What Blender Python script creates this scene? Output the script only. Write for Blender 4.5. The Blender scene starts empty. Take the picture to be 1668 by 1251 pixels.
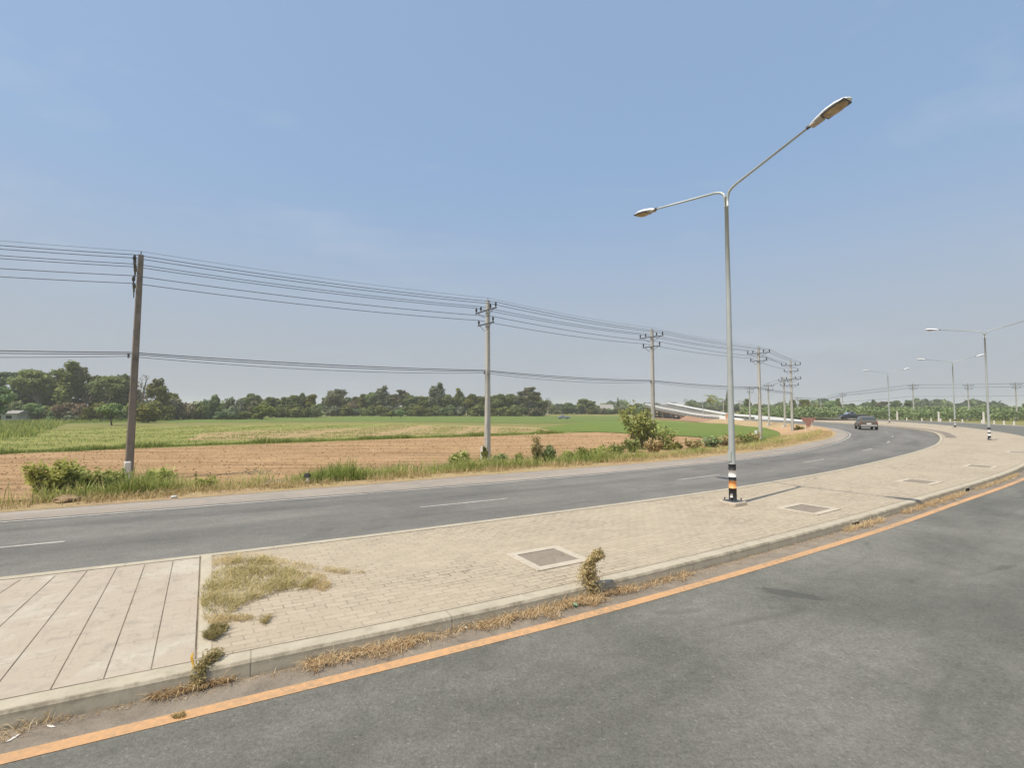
import bpy, math, random
import numpy as np
from mathutils import Vector, Matrix
R = math.radians
rng = np.random.default_rng(7)
random.seed(7)
S = bpy.context.scene
COL = S.collection

# ------------------------------------------------------------------ camera, sky, sun
EYE = 2.5
F = 800.0                       # focal length in photo pixels (photo 1668 x 1251)
PITCH = math.atan(39.5 / F)
cam = bpy.data.cameras.new('camera')
cam.sensor_width = 36.0
cam.lens = 36.0 * F / 1668.0
cam.clip_start = 0.05
cam.clip_end = 9000
co = bpy.data.objects.new('camera', cam)
co.location = (0, 0, EYE)
co.rotation_euler = (math.pi / 2 + PITCH, 0, 0)
COL.objects.link(co)
S.camera = co

SUN_EL = R(61)
SUN_AZ = math.atan2(-0.766, -0.643)        # direction towards the sun, from +Y turning to +X
world = bpy.data.worlds.new('World')
S.world = world
world.use_nodes = True
nt = world.node_tree
nt.nodes.clear()
sky = nt.nodes.new('ShaderNodeTexSky')
sky.sky_type = 'NISHITA'
sky.sun_disc = False
sky.sun_elevation = SUN_EL
sky.sun_rotation = SUN_AZ
sky.altitude = 50
sky.air_density = 1.0
sky.dust_density = 3.2
sky.ozone_density = 2.0
bg = nt.nodes.new('ShaderNodeBackground')
bg.inputs['Strength'].default_value = 0.15
wo = nt.nodes.new('ShaderNodeOutputWorld')
# thin high cirrus, laid out by direction on the sky
tc = nt.nodes.new('ShaderNodeTexCoord')
mp = nt.nodes.new('ShaderNodeMapping')
mp.inputs['Rotation'].default_value = (R(20), R(-34), R(35))
mp.inputs['Scale'].default_value = (1.2, 5.5, 9.0)
nz = nt.nodes.new('ShaderNodeTexNoise')
nz.inputs['Scale'].default_value = 1.1
nz.inputs['Detail'].default_value = 5
nz.inputs['Roughness'].default_value = 0.55
cr = nt.nodes.new('ShaderNodeValToRGB')
cr.color_ramp.elements[0].position = 0.56
cr.color_ramp.elements[0].color = (0, 0, 0, 1)
cr.color_ramp.elements[1].position = 0.80
cr.color_ramp.elements[1].color = (0.30, 0.30, 0.30, 1)
mx = nt.nodes.new('ShaderNodeMix')
mx.data_type = 'RGBA'
mx.inputs[7].default_value = (3.2, 3.5, 4.0, 1)
nt.links.new(tc.outputs['Generated'], mp.inputs['Vector'])
nt.links.new(mp.outputs[0], nz.inputs['Vector'])
nt.links.new(nz.outputs['Fac'], cr.inputs[0])
nt.links.new(cr.outputs[0], mx.inputs[0])
veil = nt.nodes.new('ShaderNodeMix')          # thin milky layer high in the air
veil.data_type = 'RGBA'
veil.inputs[0].default_value = 0.65
veil.inputs[7].default_value = (1.75, 2.58, 3.74, 1)
nt.links.new(sky.outputs[0], veil.inputs[6])
low = nt.nodes.new('ShaderNodeMix')           # dusty air thickening towards the horizon
low.data_type = 'RGBA'
low.inputs[7].default_value = (2.50, 2.66, 2.84, 1)
sz_ = nt.nodes.new('ShaderNodeSeparateXYZ')
nt.links.new(tc.outputs['Generated'], sz_.inputs[0])
lr = nt.nodes.new('ShaderNodeValToRGB')
lr.color_ramp.interpolation = 'EASE'
lr.color_ramp.elements[0].position = 0.0
lr.color_ramp.elements[0].color = (0.95, 0.95, 0.95, 1)
lr.color_ramp.elements[1].position = 0.46
lr.color_ramp.elements[1].color = (0, 0, 0, 1)
nt.links.new(sz_.outputs[2], lr.inputs[0])
nt.links.new(lr.outputs[0], low.inputs[0])
nt.links.new(veil.outputs[2], low.inputs[6])
nt.links.new(low.outputs[2], mx.inputs[6])
nt.links.new(mx.outputs[2], bg.inputs['Color'])
nt.links.new(bg.outputs[0], wo.inputs['Surface'])

sl = bpy.data.lights.new('sun', 'SUN')
sl.energy = 3.9
sl.angle = R(0.53)
sl.color = (1.0, 0.93, 0.82)
so = bpy.data.objects.new('sun', sl)
sdir = Vector((math.sin(SUN_AZ) * math.cos(SUN_EL), math.cos(SUN_AZ) * math.cos(SUN_EL), math.sin(SUN_EL)))
so.rotation_euler = sdir.to_track_quat('Z', 'Y').to_euler()
so.location = sdir * 50
COL.objects.link(so)

S.view_settings.view_transform = 'Standard'
S.view_settings.look = 'None'
S.view_settings.exposure = 0.30
S.view_settings.gamma = 1.0
S.render.film_transparent = False
S.cycles.max_bounces = 5
S.cycles.diffuse_bounces = 3
S.cycles.transmission_bounces = 3
S.cycles.volume_bounces = 2
S.cycles.use_denoising = True
S.cycles.use_adaptive_sampling = True
S.cycles.adaptive_threshold = 0.02

# ------------------------------------------------------------------ helpers
def G(u, v, z=0.0):
    """where the line of sight through photo point (u, v) meets the level z"""
    c, s = math.cos(PITCH), math.sin(PITCH)
    x = (u - 834) / F
    y = -(v - 625.5) / F
    d = (x, c - s * y, s + c * y)
    t = (z - EYE) / d[2]
    return Vector((x * t, d[1] * t, z))

def prop(o, label=None, cat=None, group=None, kind=None):
    if label: o['label'] = label
    if cat: o['category'] = cat
    if group: o['group'] = group
    if kind: o['kind'] = kind
    return o

def empty(name, loc=(0, 0, 0), rz=0.0):
    o = bpy.data.objects.new(name, None)
    o.empty_display_size = 0.2
    o.location = loc
    o.rotation_euler = (0, 0, rz)
    COL.objects.link(o)
    return o

def link(name, me, m, parent=None):
    o = bpy.data.objects.new(name, me)
    if m is not None:
        me.materials.clear() if me.users <= 1 else None
        if len(me.materials) == 0:
            me.materials.append(m)
    if parent is not None:
        o.parent = parent
    COL.objects.link(o)
    return o

class MB:
    """collects simple solids into one mesh"""
    def __init__(s):
        s.v = []; s.f = []; s.sm = []
    def add(s, vs, fs, smooth=False, M=None):
        n = len(s.v)
        for p in vs:
            p = Vector(p)
            if M is not None: p = M @ p
            s.v.append(tuple(p))
        for f in fs:
            s.f.append(tuple(i + n for i in f)); s.sm.append(smooth)
        return s
    def box(s, c, d, M=None, taper=1.0, bevel=0.0):
        x, y, z = d[0] / 2, d[1] / 2, d[2] / 2
        if bevel > 0:
            b = min(bevel, x * .9, y * .9, z * .9)
            ring = []
            def lv(zz, ix, iy):
                return [(c[0] + a, c[1] + bb, c[2] + zz) for a, bb in
                        [(-ix + b, -iy), (ix - b, -iy), (ix, -iy + b), (ix, iy - b), (ix - b, iy), (-ix + b, iy), (-ix, iy - b), (-ix, -iy + b)]]
            L = lv(-z, x - b * .5, y - b * .5) + lv(-z + b, x, y) + lv(z - b, x * taper, y * taper) + lv(z, (x - b * .5) * taper, (y - b * .5) * taper)
            fs = [tuple(reversed(range(8))), tuple(range(24, 32))]
            for k in range(3):
                for i in range(8):
                    j = (i + 1) % 8
                    fs.append((k * 8 + i, k * 8 + j, k * 8 + 8 + j, k * 8 + 8 + i))
            return s.add(L, fs, False, M)
        t = taper
        vs = [(c[0] + a * x * k, c[1] + b * y * k, c[2] + e * z) for e, k in ((-1, 1), (1, t)) for a, b in ((-1, -1), (1, -1), (1, 1), (-1, 1))]
        return s.add(vs, [(3, 2, 1, 0), (4, 5, 6, 7), (0, 1, 5, 4), (1, 2, 6, 5), (2, 3, 7, 6), (3, 0, 4, 7)], False, M)
    def tube(s, pts, r, n=8, cap=True, M=None, smooth=True):
        pts = [Vector(p) for p in pts]
        if not hasattr(r, '__len__'): r = [r] * len(pts)
        vs = []; fs = []
        up = None
        for i, p in enumerate(pts):
            d = (pts[min(i + 1, len(pts) - 1)] - pts[max(i - 1, 0)])
            if d.length < 1e-9: d = Vector((0, 0, 1))
            d.normalize()
            if up is None:
                up = Vector((0, 0, 1)) if abs(d.z) < .9 else Vector((1, 0, 0))
            a = d.cross(up)
            if a.length < 1e-4: a = d.cross(Vector((0.3, 1, 0.2)))
            a.normalize(); b = a.cross(d).normalized(); up = b
            for k in range(n):
                t = 2 * math.pi * k / n
                vs.append(p + (a * math.cos(t) + b * math.sin(t)) * r[i])
        for i in range(len(pts) - 1):
            for k in range(n):
                k2 = (k + 1) % n
                fs.append((i * n + k, i * n + k2, (i + 1) * n + k2, (i + 1) * n + k))
        if cap:
            fs.append(tuple(range(n))); fs.append(tuple(reversed(range((len(pts) - 1) * n, len(pts) * n))))
        return s.add(vs, fs, smooth, M)
    def prism(s, prof, y0, y1, M=None):
        """profile in x,z extruded along y"""
        n = len(prof)
        vs = [(p[0], y0, p[1]) for p in prof] + [(p[0], y1, p[1]) for p in prof]
        fs = [tuple(range(n)), tuple(reversed(range(n, 2 * n)))]
        for i in range(n):
            j = (i + 1) % n
            fs.append((j, i, n + i, n + j))
        return s.add(vs, fs, False, M)
    def mesh(s, name):
        me = bpy.data.meshes.new(name)
        me.from_pydata(s.v, [], s.f)
        me.polygons.foreach_set('use_smooth', s.sm)
        me.update()
        return me
    def build(s, name, m, parent=None):
        return link(name, s.mesh(name), m, parent)

def np_quads(name, V, tint=None, smooth=False):
    """V: (n,4,3) loose quads"""
    n = V.shape[0]
    me = bpy.data.meshes.new(name)
    me.vertices.add(n * 4)
    me.vertices.foreach_set('co', V.reshape(-1).astype(np.float32))
    me.loops.add(n * 4)
    me.loops.foreach_set('vertex_index', np.arange(n * 4, dtype=np.int32))
    me.polygons.add(n)
    me.polygons.foreach_set('loop_start', np.arange(0, n * 4, 4, dtype=np.int32))
    me.update(calc_edges=True)
    if tint is not None:
        at = me.attributes.new('tint', 'FLOAT', 'POINT')
        at.data.foreach_set('value', np.repeat(tint, 4).astype(np.float32))
    return me

# ------------------------------------------------------------------ materials
class N:
    def __init__(s, name):
        s.m = bpy.data.materials.new(name); s.m.use_nodes = True
        s.t = s.m.node_tree; s.n = s.t.nodes; s.l = s.t.links
        s.b = s.n['Principled BSDF']; s.out = s.n['Material Output']
    def new(s, t, **k):
        x = s.n.new('ShaderNode' + t)
        for a, b in k.items(): setattr(x, a, b)
        return x
    def co(s, kind='Object', scale=(1, 1, 1), rot=(0, 0, 0), loc=(0, 0, 0)):
        c = s.new('TexCoord'); m = s.new('Mapping')
        m.inputs['Scale'].default_value = scale; m.inputs['Rotation'].default_value = rot; m.inputs['Location'].default_value = loc
        s.l.new(c.outputs[kind], m.inputs[0]); return m.outputs[0]
    def noise(s, v, scale, detail=4, rough=.55, dist=0.0):
        x = s.new('TexNoise'); x.inputs['Scale'].default_value = scale; x.inputs['Detail'].default_value = detail
        x.inputs['Roughness'].default_value = rough; x.inputs['Distortion'].default_value = dist
        if v is not None: s.l.new(v, x.inputs['Vector'])
        return x.outputs['Fac']
    def ramp(s, f, stops):
        x = s.new('ValToRGB'); e = x.color_ramp.elements
        while len(e) < len(stops): e.new(.5)
        for i, (p, c) in enumerate(stops):
            e[i].position = p
            e[i].color = (c, c, c, 1) if not hasattr(c, '__len__') else (*c, 1)
        s.l.new(f, x.inputs[0]); return x.outputs[0]
    def mix(s, f, a, b, mode='MIX'):
        x = s.new('Mix', data_type='RGBA', blend_type=mode)
        for i, q in ((0, f), (6, a), (7, b)):
            if hasattr(q, 'is_linked') or hasattr(q, 'links'): s.l.new(q, x.inputs[i])
            elif hasattr(q, '__len__'): x.inputs[i].default_value = (*q, 1) if len(q) == 3 else q
            else: x.inputs[i].default_value = q if i == 0 else (q, q, q, 1)
        return x.outputs[2]
    def math(s, op, a, b=0.0):
        x = s.new('Math', operation=op)
        for i, q in ((0, a), (1, b)):
            if hasattr(q, 'links'): s.l.new(q, x.inputs[i])
            else: x.inputs[i].default_value = q
        return x.outputs[0]
    def bump(s, h, strength=.4, dist=.02):
        x = s.new('Bump'); x.inputs['Strength'].default_value = strength; x.inputs['Distance'].default_value = dist
        s.l.new(h, x.inputs['Height']); s.l.new(x.outputs[0], s.b.inputs['Normal']); return x
    def set(s, col=None, rough=.8, spec=.3, metal=0.0):
        if col is not None:
            if hasattr(col, 'links'): s.l.new(col, s.b.inputs['Base Color'])
            else: s.b.inputs['Base Color'].default_value = (*col, 1)
        if hasattr(rough, 'links'): s.l.new(rough, s.b.inputs['Roughness'])
        else: s.b.inputs['Roughness'].default_value = rough
        s.b.inputs['Specular IOR Level'].default_value = spec
        s.b.inputs['Metallic'].default_value = metal
        return s.m

def plain(name, c, rough=.6, spec=.4, metal=0.0, var=.15, scale=6.0, grime=None):
    n = N(name); v = n.co('Object')
    f = n.noise(v, scale, 5, .6)
    a = tuple(x * (1 - var) for x in c); b = tuple(min(1, x * (1 + var)) for x in c)
    col = n.ramp(f, [(.3, a), (.7, b)])
    if grime:
        g = n.ramp(n.noise(n.co('Object', (1, 1, .25)), scale * .6, 6, .65, .4), [(.5, 0.0), (.72, .75)])
        col = n.mix(g, col, grime)
    n.bump(f, .15, .01)
    return n.set(col, rough, spec, metal)

def asphalt(name, base, warm, patch=True, dusty=0.0, spot=None):
    n = N(name); o = n.co('Object'); uv = n.co('UV')
    agg = n.new('TexVoronoi'); agg.inputs['Scale'].default_value = 55; n.l.new(o, agg.inputs['Vector'])
    a = n.ramp(agg.outputs['Distance'], [(.0, 1.25), (.5, .86)])
    sp = n.ramp(n.noise(o, 28, 5, .8), [(.32, .64), (.47, .97), (.58, 1.08), (.70, 1.6)])
    mid = n.ramp(n.noise(o, 6.0, 7, .82), [(.3, .80), (.7, 1.20)])
    big = n.ramp(n.noise(n.co('UV', (.10, .75, 1)), 1.0, 5, .6, .3), [(.3, .76), (.68, 1.20)])
    blot = n.ramp(n.noise(o, .55, 5, .6, .5), [(.35, base), (.68, warm)])
    c = n.mix(1, blot, sp, 'MULTIPLY'); c = n.mix(1, c, mid, 'MULTIPLY'); c = n.mix(1, c, big, 'MULTIPLY'); c = n.mix(.55, c, a, 'MULTIPLY')
    # fine cracks / seams
    vo = n.new('TexVoronoi', feature='DISTANCE_TO_EDGE'); vo.inputs['Scale'].default_value = .55
    wv = n.new('VectorMath', operation='ADD')
    nz2 = n.new('TexNoise'); nz2.inputs['Scale'].default_value = 2.0; nz2.inputs['Detail'].default_value = 5
    n.l.new(o, nz2.inputs['Vector']); n.l.new(o, wv.inputs[0]); n.l.new(nz2.outputs['Color'], wv.inputs[1]); n.l.new(wv.outputs[0], vo.inputs['Vector'])
    ck = n.ramp(vo.outputs['Distance'], [(0.0, 1.0), (.006, 0.0)])
    ck = n.math('MULTIPLY', ck, n.ramp(n.noise(o, .35, 3), [(.50, 0.0), (.62, .55)]))
    c = n.mix(ck, c, tuple(x * .45 for x in base))
    # pale stone chips
    ch = n.new('TexVoronoi'); ch.inputs['Scale'].default_value = 17; n.l.new(o, ch.inputs['Vector'])
    cs = n.new('SeparateColor'); n.l.new(ch.outputs['Color'], cs.inputs[0])
    chip = n.math('MULTIPLY', n.ramp(ch.outputs['Distance'], [(.10, 1.0), (.19, 0.0)]), n.ramp(cs.outputs[0], [(.72, 0.0), (.82, .32)]))
    c = n.mix(chip, c, tuple(min(1, x * 2.1) for x in warm))
    # oil and tar stains
    st = n.ramp(n.noise(n.co('UV', (.35, 1.1, 1), loc=(3.1, 1.7, 0)), 1.3, 4, .5, 1.2), [(.60, 0.0), (.72, .45)])
    c = n.mix(st, c, tuple(x * .55 for x in base))
    if spot:
        m3 = n.co('Object', (1 / 7.0, 1 / 3.2, 0), (0, 0, 0), (-1.15, -1.9, 0)); l3 = n.new('VectorMath', operation='LENGTH'); n.l.new(m3, l3.inputs[0])  # broad soft darker ellipse with uneven edge, separate from the stains
        k3 = n.math('ADD', l3.outputs['Value'], n.math('MULTIPLY', n.noise(o, .8, 5, .6), .7))
        c = n.mix(n.ramp(k3, [(.6, .42), (1.5, 0.0)]), c, tuple(x * .5 for x in base))
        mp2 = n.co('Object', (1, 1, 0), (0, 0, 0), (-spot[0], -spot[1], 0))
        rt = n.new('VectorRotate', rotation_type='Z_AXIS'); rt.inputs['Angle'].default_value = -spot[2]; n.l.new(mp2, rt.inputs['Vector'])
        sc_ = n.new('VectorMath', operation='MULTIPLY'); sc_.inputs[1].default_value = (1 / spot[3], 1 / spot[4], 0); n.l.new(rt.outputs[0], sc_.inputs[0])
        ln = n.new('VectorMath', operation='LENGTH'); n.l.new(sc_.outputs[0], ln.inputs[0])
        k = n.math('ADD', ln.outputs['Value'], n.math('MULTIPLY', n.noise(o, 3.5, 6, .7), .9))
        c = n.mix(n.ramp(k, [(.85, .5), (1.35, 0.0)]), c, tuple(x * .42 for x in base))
    if dusty:
        d = n.ramp(n.noise(o, 2.2, 6, .7, .6), [(.25, 0.0), (.62, dusty)])
        c = n.mix(d, c, (.36, .29, .215))
    n.bump(agg.outputs['Distance'], .5, .006)
    return n.set(c, n.ramp(n.noise(o, 3, 4), [(.3, .72), (.7, .9)]), .35)

def leafmat(name, dark, light, alt, transl=.3, objvar=.8):
    n = N(name)
    at = n.new('Attribute', attribute_name='tint')
    c = n.ramp(at.outputs['Fac'], [(0.0, dark), (.6, light), (1.0, alt)])
    oi = n.new('ObjectInfo')
    hs = n.new('HueSaturation')
    n.l.new(c, hs.inputs['Color'])
    n.l.new(n.math('ADD', n.math('MULTIPLY', oi.outputs['Random'], .05 * objvar * 2), (.486 if objvar > .4 else .5) - .05 * objvar), hs.inputs['Hue'])
    n.l.new(n.math('ADD', n.math('MULTIPLY', oi.outputs['Random'], .5 * objvar), 1 - .25 * objvar), hs.inputs['Value'])
    n.l.new(n.math('SUBTRACT', 1.0 + .15 * objvar, n.math('MULTIPLY', oi.outputs['Random'], .45 * objvar)), hs.inputs['Saturation'])
    n.l.new(hs.outputs[0], n.b.inputs['Base Color'])
    n.b.inputs['Roughness'].default_value = .65
    n.b.inputs['Specular IOR Level'].default_value = .25
    tr = n.new('BsdfTranslucent'); n.l.new(hs.outputs[0], tr.inputs['Color'])
    ms = n.new('MixShader'); ms.inputs[0].default_value = transl
    n.l.new(n.b.outputs[0], ms.inputs[1]); n.l.new(tr.outputs[0], ms.inputs[2]); n.l.new(ms.outputs[0], n.out.inputs[0])
    return n.m

M = {}
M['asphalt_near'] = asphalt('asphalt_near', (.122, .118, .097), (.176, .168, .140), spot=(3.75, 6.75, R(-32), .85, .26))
M['asphalt_far'] = asphalt('asphalt_far', (.150, .141, .121), (.185, .172, .148))
M['asphalt_dusty'] = asphalt('asphalt_dusty', (.25, .225, .195), (.33, .29, .24), dusty=.5)
M['gutter'] = asphalt('gutter_dirt', (.125, .108, .084), (.18, .15, .113), dusty=.5)

def paving():
    n = N('paver_blocks'); uv = n.co('UV')
    br = n.new('TexBrick'); br.offset = .5
    br.inputs['Scale'].default_value = 1.0
    br.inputs['Brick Width'].default_value = .225; br.inputs['Row Height'].default_value = .1125
    br.inputs['Mortar Size'].default_value = .0085; br.inputs['Mortar Smooth'].default_value = .4; br.inputs['Bias'].default_value = -.1
    br.inputs['Color1'].default_value = (.355, .295, .21, 1); br.inputs['Color2'].default_value = (.435, .365, .265, 1); br.inputs['Mortar'].default_value = (.11, .088, .062, 1)
    wob = n.new('TexNoise'); wob.inputs['Scale'].default_value = 1.7; n.l.new(uv, wob.inputs['Vector'])
    vm = n.new('VectorMath', operation='MULTIPLY_ADD'); vm.inputs[1].default_value = (.09, .09, 0)
    n.l.new(wob.outputs['Color'], vm.inputs[0]); n.l.new(uv, vm.inputs[2]); n.l.new(vm.outputs[0], br.inputs['Vector'])
    # sand fills most joints: they only read dark here and there
    sand = n.ramp(n.noise(uv, 5.5, 6, .8), [(.40, .0), (.56, 1.0)])
    big = n.noise(n.co('UV', (.35, .6, 1)), 1.0, 5, .65, .4)
    flat = n.ramp(n.noise(uv, .8, 6, .7), [(.3, (.365, .30, .215)), (.7, (.445, .37, .27))])
    keep = n.math('MULTIPLY', sand, n.ramp(big, [(.42, .36), (.60, 1.0)]))
    jm = n.math('MULTIPLY', br.outputs['Fac'], keep)
    base = n.mix(n.math('SUBTRACT', 1.0, br.outputs['Fac']), flat, br.outputs['Color'])
    base = n.mix(.35, base, flat)
    c = n.mix(jm, base, (.115, .092, .064))
    # grey-green moss and dirt streaks
    ms = n.ramp(n.noise(n.co('UV', (1.4, 3.6, 1)), 1.6, 8, .8, 1.2), [(.52, 0.0), (.64, .75)])
    c = n.mix(n.math('MULTIPLY', ms, n.ramp(big, [(.45, 0.0), (.60, 1.0)])), c, (.17, .14, .105))
    c = n.mix(n.ramp(n.noise(uv, 30, 4, .8), [(.5, 0.0), (.8, .5)]), c, (.56, .48, .38))
    h = n.math('SUBTRACT', n.noise(uv, 20, 3), n.math('MULTIPLY', jm, 1.2))
    n.bump(h, .45, .012)
    return n.set(c, .9, .2)
M['paver'] = paving()

def concrete(name, c1, c2, joints=None, pinkband=None, stain=.35, scale=1.0):
    n = N(name); uv = n.co('UV'); o = n.co('Object')
    c = n.ramp(n.noise(o, 2.5 * scale, 7, .7, .3), [(.3, c1), (.7, c2)])
    if pinkband:
        c = n.mix(n.ramp(n.noise(uv, 1.1, 5, .7, .5), [(.36, .0), (.5, .85)]), c, pinkband)
    g = n.ramp(n.noise(n.co('Object', (1.0, 1.0, .5)), 5.5 * scale, 6, .75, .5), [(.52, 0.0), (.70, stain)])
    c = n.mix(g, c, tuple(x * .5 for x in c1))
    c = n.mix(n.ramp(n.noise(o, 60, 3, .8), [(.55, 0.0), (.8, .35)]), c, tuple(min(1, x * 1.3) for x in c2))
    h = n.noise(o, 25, 5, .7)
    if joints:
        sx = n.new('SeparateXYZ'); n.l.new(uv, sx.inputs[0])
        k = n.math('MODULO', n.math('ADD', sx.outputs[0], 500.0 + joints[1]), joints[0])
        d = n.math('ABSOLUTE', n.math('SUBTRACT', k, joints[0] / 2))
        j = n.ramp(d, [(0.0, 1.0), (joints[2], 0.0)])
        c = n.mix(n.math('MULTIPLY', j, .5), c, (.12, .10, .07))
        h = n.math('SUBTRACT', h, n.math('MULTIPLY', j, 2.0))
    if joints:
        ob = n.new('SeparateXYZ'); n.l.new(n.co('Object'), ob.inputs[0])
        band = n.ramp(ob.outputs[2], [(.085, 0.0), (.135, 1.0), (.150, 1.0), (.154, 0.0)])
        low = n.ramp(ob.outputs[2], [(.0, 1.0), (.045, 0.0)])
        rag = n.ramp(n.noise(n.co('Object', (1, 1, .15)), 4.0, 6, .75, .5), [(.38, .1), (.62, .8)])
        c = n.mix(n.math('MULTIPLY', band, rag), c, (.135, .115, .075))
        c = n.mix(n.math('MULTIPLY', low, n.math('MULTIPLY', rag, .8)), c, (.20, .165, .11))
    n.bump(h, .3, .012)
    return n.set(c, .88, .25)
M['kerb'] = concrete('kerb_concrete', (.385, .335, .245), (.485, .425, .32), joints=(2.0, 0.35, .010))
M['slab'] = concrete('stamped_slab', (.40, .355, .275), (.50, .45, .355), pinkband=(.395, .325, .25), stain=.45)
def stamp(m):
    t = m.node_tree; b = t.nodes['Principled BSDF']; n = N.__new__(N); n.m = m; n.t = t; n.n = t.nodes; n.l = t.links; n.b = b
    uv = n.co('UV'); br = n.new('TexBrick'); n.l.new(uv, br.inputs['Vector'])
    br.inputs['Scale'].default_value = 1.0; br.inputs['Brick Width'].default_value = .30; br.inputs['Row Height'].default_value = .15; br.inputs['Mortar Size'].default_value = .010; br.inputs['Mortar Smooth'].default_value = .8
    old = b.inputs['Base Color'].links[0].from_socket
    f = n.math('MULTIPLY', br.outputs['Fac'], n.ramp(n.noise(uv, 2.2, 5, .7), [(.46, 0.0), (.62, .5)]))
    c = n.mix(f, old, (.22, .175, .13))
    c = n.mix(n.ramp(n.noise(n.co('UV', (3.5, .5, 1)), 2.0, 7, .75, .6), [(.55, 0.0), (.72, .4)]), c, (.25, .21, .155))
    n.l.new(c, b.inputs['Base Color'])
stamp(M['slab'])
M['conc'] = concrete('plain_concrete', (.34, .31, .25), (.45, .41, .34))
M['conc_white'] = concrete('pale_concrete', (.55, .52, .47), (.68, .65, .60), stain=.25)
M['parapet'] = concrete('parapet_concrete', (.68, .67, .63), (.78, .77, .73), stain=.12)
M['girder'] = concrete('girder_concrete', (.22, .21, .19), (.30, .29, .26))
M['hatch_frame'] = concrete('hatch_frame_concrete', (.42, .36, .275), (.52, .45, .35), stain=.5)
M['hatch'] = concrete('hatch_concrete', (.20, .165, .125), (.29, .24, .185), stain=.5)
M['pole_conc'] = concrete('pole_concrete', (.37, .355, .31), (.49, .47, .42), stain=.45, scale=.6)
M['pole_old'] = concrete('weathered_pole_concrete', (.165, .138, .112), (.27, .232, .19), stain=.75, scale=.6)

def soil(name, a, b, furrow=0.0, rot=0.0, straw=0.0, clod=1.0):
    n = N(name); o = n.co('Object')
    c = n.ramp(n.noise(o, .35, 8, .72, .3), [(.3, a), (.7, b)])
    c2 = n.ramp(n.noise(o, 3.5, 8, .8), [(.28, .70), (.52, 1.0), (.75, 1.2)])
    c = n.mix(1, c, c2, 'MULTIPLY')
    h = n.noise(o, 5.0, 8, .8)
    if furrow:
        fr = n.co('Object', (.05, 1.5, 1), (0, 0, rot))
        fn = n.noise(fr, 1.0, 5, .7, .6)
        c = n.mix(1, c, n.ramp(fn, [(.38, 1 - furrow * 1.5), (.58, 1.12)]), 'MULTIPLY')
        h = n.math('ADD', h, n.math('MULTIPLY', fn, 2.5))
    if straw:
        s = n.ramp(n.noise(n.co('Object', (.4, 1, 1), (0, 0, rot)), 1.1, 7, .75), [(.42, 0.0), (.62, straw)])
        c = n.mix(s, c, (.40, .31, .15))
    n.bump(h, .9, .08 * clod)
    return n.set(c, .95, .1)
M['earth'] = soil('earth', (.30, .205, .115), (.38, .27, .16), straw=.5)
M['ploughed'] = soil('ploughed_soil', (.37, .225, .110), (.48, .315, .170), .20, R(-28), clod=1.4)
M['ploughed_far'] = soil('fallow_soil', (.34, .235, .115), (.40, .285, .15), .15, R(-28), straw=.45)
M['red_earth'] = soil('red_earth', (.27, .15, .10), (.37, .225, .145), straw=.15)
M['orange_earth'] = soil('orange_earth', (.44, .27, .145), (.52, .34, .20), straw=.3)
def grassland(name, a, b, c3, sc=.3):
    n = N(name); o = n.co('Object')
    c = n.ramp(n.noise(n.co('Object', (.5, 1.6, 1), (0, 0, R(-10))), sc, 8, .72, .4), [(.3, a), (.5, b), (.72, c3)])
    c = n.mix(1, c, n.ramp(n.noise(o, 4, 6, .8), [(.3, .6), (.7, 1.3)]), 'MULTIPLY')
    n.bump(n.noise(o, 3, 7, .8), 1.0, .15)
    return n.set(c, .95, .1)
M['field'] = grassland('mixed_field', (.13, .16, .045), (.22, .21, .07), (.33, .27, .11))
M['dry_field'] = grassland('dry_grass_field', (.20, .22, .055), (.27, .27, .08), (.38, .29, .125))
M['crop'] = grassland('green_crop', (.125, .180, .040), (.155, .205, .046), (.20, .23, .062), .35)
M['meadow'] = grassland('green_meadow', (.10, .155, .035), (.145, .19, .05), (.21, .22, .08), .5)
M['verge'] = soil('verge_soil', (.36, .245, .135), (.45, .33, .19), straw=.8)

def paint(name, c, wear=.5, under=(.16, .15, .135)):
    n = N(name); o = n.co('Object')
    w = n.ramp(n.noise(o, 14, 7, .8), [(.40 , 0.0), (.40 + .42 * (1.25 - wear), wear)])
    w2 = n.ramp(n.noise(o, .9, 4, .6), [(.35, .25), (.65, 1.0)])
    col = n.ramp(n.noise(o, 2.5, 5, .6), [(.3, tuple(x * .88 for x in c)), (.7, c)])
    col = n.mix(n.math('MULTIPLY', w, w2), col, under)
    return n.set(col, .75, .3)
M['yellow_paint'] = paint('yellow_road_paint', (.60, .335, .155), .85, (.26, .20, .13))
M['white_paint'] = paint('worn_white_paint', (.50, .47, .41), .85)

M['leaf_dark'] = leafmat('leaf_dark', (.062, .088, .024), (.145, .190, .050), (.25, .28, .08))
M['leaf_mid'] = leafmat('leaf_mid', (.090, .125, .030), (.205, .255, .062), (.32, .36, .10))
M['leaf_grey'] = leafmat('leaf_greygreen', (.085, .100, .045), (.185, .205, .10), (.30, .31, .18))
M['leaf_lush'] = leafmat('leaf_lush', (.22, .26, .05), (.44, .46, .12), (.62, .58, .22), .35, .15)
M['leaf_bright'] = leafmat('leaf_bright', (.085, .135, .022), (.19, .265, .05), (.30, .35, .09))
M['leaf_brown'] = leafmat('leaf_brown', (.10, .085, .045), (.21, .17, .085), (.33, .26, .13))
M['leaf_olive'] = leafmat('leaf_olive', (.14, .18, .04), (.30, .34, .09), (.48, .46, .17), .3, .1)
M['mat_straw'] = leafmat('mat_straw', (.22, .19, .055), (.46, .37, .15), (.66, .54, .27), .3, .1)
M['grass_dry'] = leafmat('grass_dry', (.24, .21, .07), (.48, .37, .17), (.66, .52, .27), .3, .15)
M['grass_green'] = leafmat('grass_green', (.13, .19, .03), (.33, .37, .085), (.56, .48, .20), .35, .15)
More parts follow.
